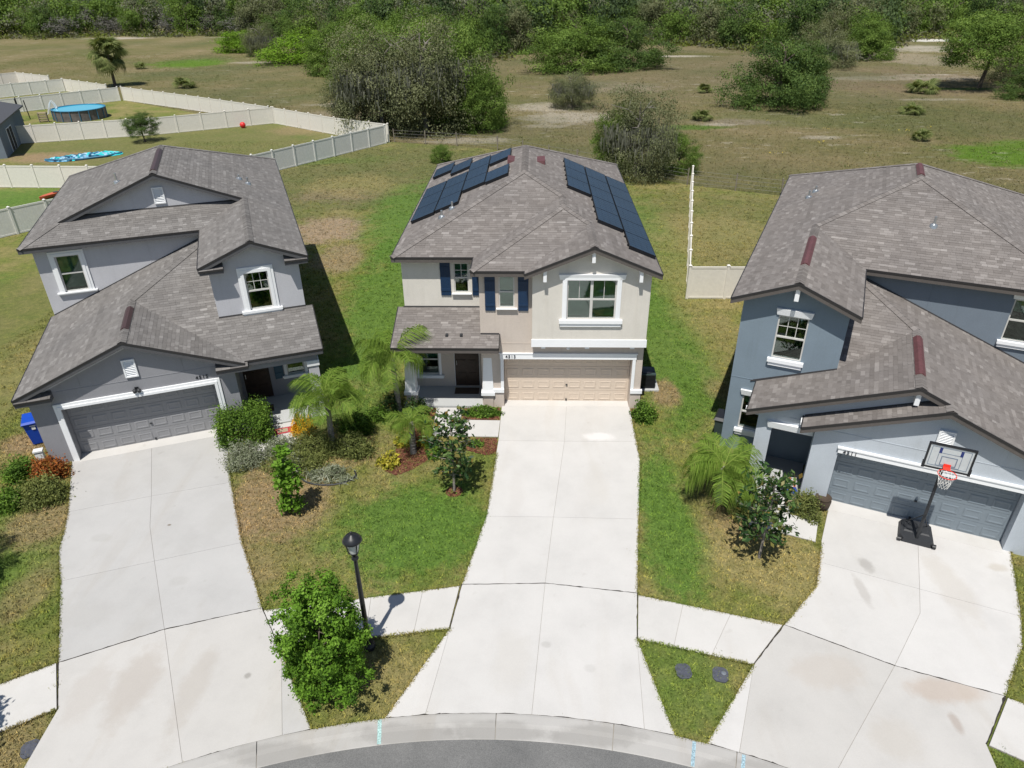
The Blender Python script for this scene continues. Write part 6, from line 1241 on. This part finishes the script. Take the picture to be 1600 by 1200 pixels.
# pillar bush: three leafy tiers on a thin stem
pb = thing('pillar_bush', 'pillar-shaped glossy bush in two tiers on the bare patch of lawn', 'bush', (-6.55, -6.95, 0)); rng = np.random.default_rng(77); Ps, Ss = [], []
for z, r_, n in ((.5, .38, 520), (1.35, .42, 520), (1.95, .3, 320), (2.5, .22, 180)):
    c = nrm(rng.normal(size=(14, 3)))*r_*.75*np.array([1, 1, .75])+np.array([rng.normal()*.06, 0, z]); P = np.repeat(c, n//14, 0)+rng.normal(size=(14*(n//14), 3))*r_*.25; Ps.append(P); Ss.append(np.repeat(.55+.2*rng.normal(size=14), n//14)+.12*rng.normal(size=len(P)))
P = np.concatenate(Ps); link('foliage', quads_mesh('foliage', leaves(P, .13, rng, 1.4, .5), np.concatenate(Ss), M['lf_front']), pb); m = MB(); m.tube([(0, 0, 0), (.03, 0, 1.3), (-.02, .02, 2.7)], [.035, .028, .01], 7); m.build('trunk', M['bark'], pb)
def magnolia(label, x, y, h, r_, nb, seed, mat):
    rng = np.random.default_rng(seed); t = thing('magnolia', label, 'tree', (x, y, 0), 0, 'young magnolias'); m = MB(); m.tube([(0, 0, -.03), (.02, .02, h*.5), (0, 0, h*.95)], [.045, .032, .012], 7); P, D = [], []
    for k in range(nb):
        z = h*(.2+.78*k/nb); a = k*2.4+rng.random(); L = r_*(1.0-.55*abs(k/nb-.42)*1.4)*(.7+.5*rng.random()); b = np.array([0, 0, z]); e = b+np.array([math.cos(a)*L, math.sin(a)*L, L*.45]); m.tube([tuple(b), tuple((b+e)/2+np.array([0, 0, -.03])), tuple(e)], [.018, .012, .006], 5)
        for j in range(30):
            f = .3+.75*rng.random(); P.append(b+(e-b)*f+rng.normal(size=3)*.085)
    P = np.array(P); m.build('trunk', M['barkg'], t); link('foliage', quads_mesh('foliage', leaves(P, .19, rng, 2.1, .3), rng.random(len(P))**1.4*.98, mat), t)
magnolia('young dark magnolia on the lawn before the beige house', -1.5, -5.67, 3.0, .85, 30, 3, M['lf_mag'])
magnolia('young magnolia with some orange leaves before the blue house porch', 7.85, -8.6, 3.0, .95, 34, 6, M['lf_mag'])
# round shade tree by the lamp
ft = thing('shade_tree', 'round bright green shade tree at the curb beside the street lamp', 'tree', (-3.8, -13.2, 0)); rng = np.random.default_rng(15)
P, s_, o_ = crown_pts(rng, (1.02, 1.0, 1.7), 520, 64, .06, 14, .4, -.95); P = P+np.array([0, 0, 2.0]); P[:, 2] = np.maximum(P[:, 2], .25)
link('crown', quads_mesh('crown', leaves(P, .075, rng, 1.8, .5, out=o_), s_+.1*rng.normal(size=len(P)), M['lf_front']), ft); limb_mb(2.8, .06, 4, 9, .3, .12).build('trunk', M['bark'], ft)
# tree outside the left edge whose shade falls on the pavement
ot = thing('shade_tree', 'shade tree mostly outside the lower left corner', 'tree', (-12.6, -16.2, 0)); P, s_, o_ = crown_pts(np.random.default_rng(19), (1.2, 1.2, 1.5), 160, 30, .09, 9, .45, -.7); link('crown', quads_mesh('crown', leaves(P+np.array([0, 0, 2.6]), .13, rng, 1.8), s_, M['lf_front']), ot); limb_mb(3.0, .06, 7, 7, .3, .2).build('trunk', M['bark'], ot)
# mulch beds
def mulch(label, poly, n, seed):
    o = tag(sheet('mulch_bed', poly, .012, M['mulchbase']), label, 'mulch bed'); rng = np.random.default_rng(seed); a = np.array(poly); X = rng.uniform(a[:, 0].min(), a[:, 0].max(), n); Y = rng.uniform(a[:, 1].min(), a[:, 1].max(), n); k = inpoly(X, Y, poly); P = np.stack([X[k], Y[k], .018+.03*rng.random(k.sum())], -1)
    link('mulch_chips', quads_mesh('mulch_chips', leaves(P, .085, rng, 3.0, 2.0), rng.random(len(P)), M['mulch']), o, kind='stuff')
mulch('red mulch bed along the porch of the beige house', [(-3.9, -.45), (-2.76, -.45), (-2.74, -1.3), (-2.8, -2.5), (-2.45, -3.2), (-2.6, -3.9), (-3.1, -4.5), (-3.6, -4.85), (-4.05, -4.6), (-3.75, -3.9), (-3.95, -3.0), (-3.8, -1.8)], 5200, 1)
mulch('red mulch strip between the porch and the white driveway', [(-1.64, -.45), (-.45, -.45), (-.2, -.36), (-.18, -1.28), (-1.62, -1.28)], 1500, 2)
mulch('red mulch patch beside the path at the white driveway', [(-1.3, -2.52), (-.2, -2.52), (-.2, -3.5), (-.6, -3.6), (-1.3, -3.3)], 1300, 3)
mulch('red mulch strip at the right corner of the beige garage', [(5.02, -.4), (5.4, -.4), (5.45, -1.1), (5.05, -1.2)], 300, 5)
mulch('mulch ring at the foot of the dark magnolia', [(-1.5+.3*math.cos(k*.7), -5.7+.28*math.sin(k*.7)) for k in range(9)], 420, 4)
ed = MB(); ed.tube([(-5.95+.95*math.cos(a), -4.9+.55*math.sin(a), .04) for a in [PI*1.05+k*PI*1.1/14 for k in range(15)]], .03, 6); tag(ed.build('edging', M['blackp'], None), 'dark plastic edging curved round the spiky grass clump', 'edging')
# ---- grass
EXCL = [loc(hl, [(-1, -.3), (5.7, -.3), (5.7, 0), (8.7, 0), (8.7, 18.4), (-1.1, 18.4)]), loc(hr, [(-3.8, 1.8), (-2.5, .1), (-.8, -.3), (5.9, -.3), (6, 18.4), (-3.8, 18.4)]), [(-4, -.4), (5.3, -.4), (5.3, 15.4), (-4, 15.4)]]
CONC = [q for q in D_L+D_C+D_R]+[c for c in ([(-.92, -9.93), (-3.35, -10.4), (-6.2, -10.93), (-5.35, -12.2), (-3.23, -11.82), (-1.07, -11.45)], [(4.09, -10.17), (7.78, -11.13), (6.66, -12.4), (3.89, -11.67)], [(12.46, -13.2), (16.5, -15.6), (15.2, -16.8), (11.35, -14.43)], [(-10.9, -12.74), (-15, -15.3), (-14, -16.5), (-10.12, -14.02)], [(-2.72, -.44), (-1.7, -.44), (-1.68, -1.32), (-.14, -1.34), (-.17, -2.46), (-2.65, -2.45)])]+[loc(hl, [(6.5, -.4), (7.55, -.4), (7.55, -2.6), (5.05, -2.6), (5, -1.55), (6.5, -1.55)]), loc(hr, [(-2.1, -.32), (-1, -.32), (-1, -1.15), (-.14, -1.15), (-.14, -2.15), (-2.1, -2.15)])]
def blades(name, label, boxes, hgt, wid, mat, seed, lawn=True):
    rng = np.random.default_rng(seed); Ps = []
    for x0, x1, y0, y1, dens in boxes:
        n = int((x1-x0)*(y1-y0)*dens); X = rng.uniform(x0, x1, n); Y = rng.uniform(y0, y1, n); k = inpoly(X, Y, LAWN)
        if not lawn: k = ~k
        else:
            k &= (X-CC[0])**2+(Y-CC[1])**2 > (RB-.03)**2
            for q in EXCL+CONC: k &= ~inpoly(X, Y, q)
        dd = Y-CAMPOS.y; k &= np.abs(X-CAMPOS.x+dd*.034) < dd*.80+7
        Ps.append(np.stack([X[k], Y[k], 0*X[k]], -1))
    P = np.concatenate(Ps); P = np.repeat(P, 3, 0)+rng.normal(size=(len(P)*3, 3))*np.array([wid*1.6, wid*1.6, 0]); n = len(P); a = rng.random(n)*2*PI; b = np.stack([np.cos(a), np.sin(a), 0*a], -1)*wid*(.6+.8*rng.random((n, 1))); hh = hgt*(.5+rng.random((n, 1))); tip = np.concatenate([rng.normal(size=(n, 2))*hgt*.7, np.zeros((n, 1))], 1)+np.array([0, 0, 1.])*hh
    me = quads_mesh(name, np.stack([P-b, P+b, P+tip], 1), rng.random(n), mat)
    return tag(link(name, me, None), label, 'grass', kind='stuff')
blades('lawn_grass', 'short mown grass of the lawns', [(-20, 20, -18, 2, 190), (-24, 22, 2, 20, 75), (-36, 26, 20, 52, 26)], .055, .014, M['lawn_blade'], 5)
def tufts():
    rng = np.random.default_rng(41); n = 16000; X = rng.uniform(-24, 22, n); Y = -18+rng.random(n)**1.25*66; k = inpoly(X, Y, LAWN) & ((X-CC[0])**2+(Y-CC[1])**2 > (RB+.1)**2)
    for q in EXCL+CONC: k &= ~inpoly(X, Y, q)
    X, Y = X[k], Y[k]; n = len(X); per = 16; r_ = np.repeat(.04+.12*rng.random(n)**2, per)[:, None]; P = np.repeat(np.stack([X, Y, 0*X], -1), per, 0)+rng.normal(size=(n*per, 3))*np.array([1, 1, 0])*r_
    m = len(P); a = rng.random(m)*2*PI; b = np.stack([np.cos(a), np.sin(a), 0*a], -1)*.013*(.6+.8*rng.random((m, 1))); tip = np.concatenate([rng.normal(size=(m, 2))*.05, .05+.06*rng.random((m, 1))], 1)
    tag(link('lawn_tufts', quads_mesh('lawn_tufts', np.stack([P-b, P+b, P+tip], 1), np.repeat(rng.random(n), per)*.9+.1*rng.random(m), M['lawn_blade']), None), 'taller grass tufts and weeds scattered over the lawns', 'grass', kind='stuff')
tufts()
def edge_grass():
    rng = np.random.default_rng(31); P = []
    lines = [[(-15.45, -4.3), (-13.95, -7.0), (-13.55, -7.9), (-13.17, -8.84), (-12.43, -9.99), (-10.85, -12.73)], [(-9.75, -4.2), (-9.2, -5.36), (-7.98, -7.85), (-7.75, -8.3), (-6.74, -10.0), (-6.27, -10.85)], [(-5.29, -12.27), (-3.93, cb(-3.93))], [(-.16, -3.5), (-.35, -6.95), (-.86, -9.88)], [(4.97, -1.2), (4.95, -3.83), (4.5, -7.0), (4.07, -10.1)], [(-1.04, -11.45), (-2.29, cb(-2.29))], [(3.87, -11.67), (4.4, cb(4.4))], [(9.9, -7.92), (9.55, -8.79), (9.13, -9.75), (7.82, -11.13)], [(15.4, -8.15), (14.22, -10.72), (13.68, -11.7), (12.42, -13.17)], [(6.68, -12.4), (5.08, cb(5.08))], [(-.92, -9.93), (-3.35, -10.4), (-6.2, -10.93)], [(-1.07, -11.45), (-3.23, -11.82), (-5.35, -12.2)], [(4.09, -10.17), (7.78, -11.13)], [(3.89, -11.67), (6.66, -12.4)], [(-10.9, -12.74), (-15, -15.3)], [(-10.12, -14.02), (-14, -16.5)], [(12.46, -13.2), (16.5, -15.6)], [(-3.9, cb(-3.9)), (-3.1, cb(-3.1)), (-2.3, cb(-2.3))], [(4.4, cb(4.4)), (5.1, cb(5.1))]]
    for ln in lines:
        for a, b in zip(ln[:-1], ln[1:]):
            a, b = np.array(a), np.array(b); L = np.hypot(*(b-a)); n = int(L*240); t = rng.random(n)[:, None]; amp = .012+.03*np.abs(np.sin(t*L*2.1+a[0])*np.sin(t*L*5.3+a[1])); q = a+(b-a)*t+rng.normal(size=(n, 2))*amp; P.append(q)
    q = np.concatenate(P); P = np.repeat(np.concatenate([q, np.full((len(q), 1), .03)], 1), 2, 0); n = len(P); a = rng.random(n)*2*PI; b = np.stack([np.cos(a), np.sin(a), 0*a], -1)*.012*(.5+rng.random((n, 1))); tip = np.concatenate([rng.normal(size=(n, 2))*.03, .035+.035*rng.random((n, 1))], 1)
    tag(link('edge_grass', quads_mesh('edge_grass', np.stack([P-b, P+b, P+tip], 1), rng.random(n), M['lawn_blade']), None), 'grass creeping over the edges of the concrete', 'grass', kind='stuff')
edge_grass()
blades('field_grass', 'rough tufted grass of the pasture', [(-70, 70, 20, 75, 9), (-110, 110, 75, 150, 2.5)], .12, .022, M['field_blade'], 6, False)
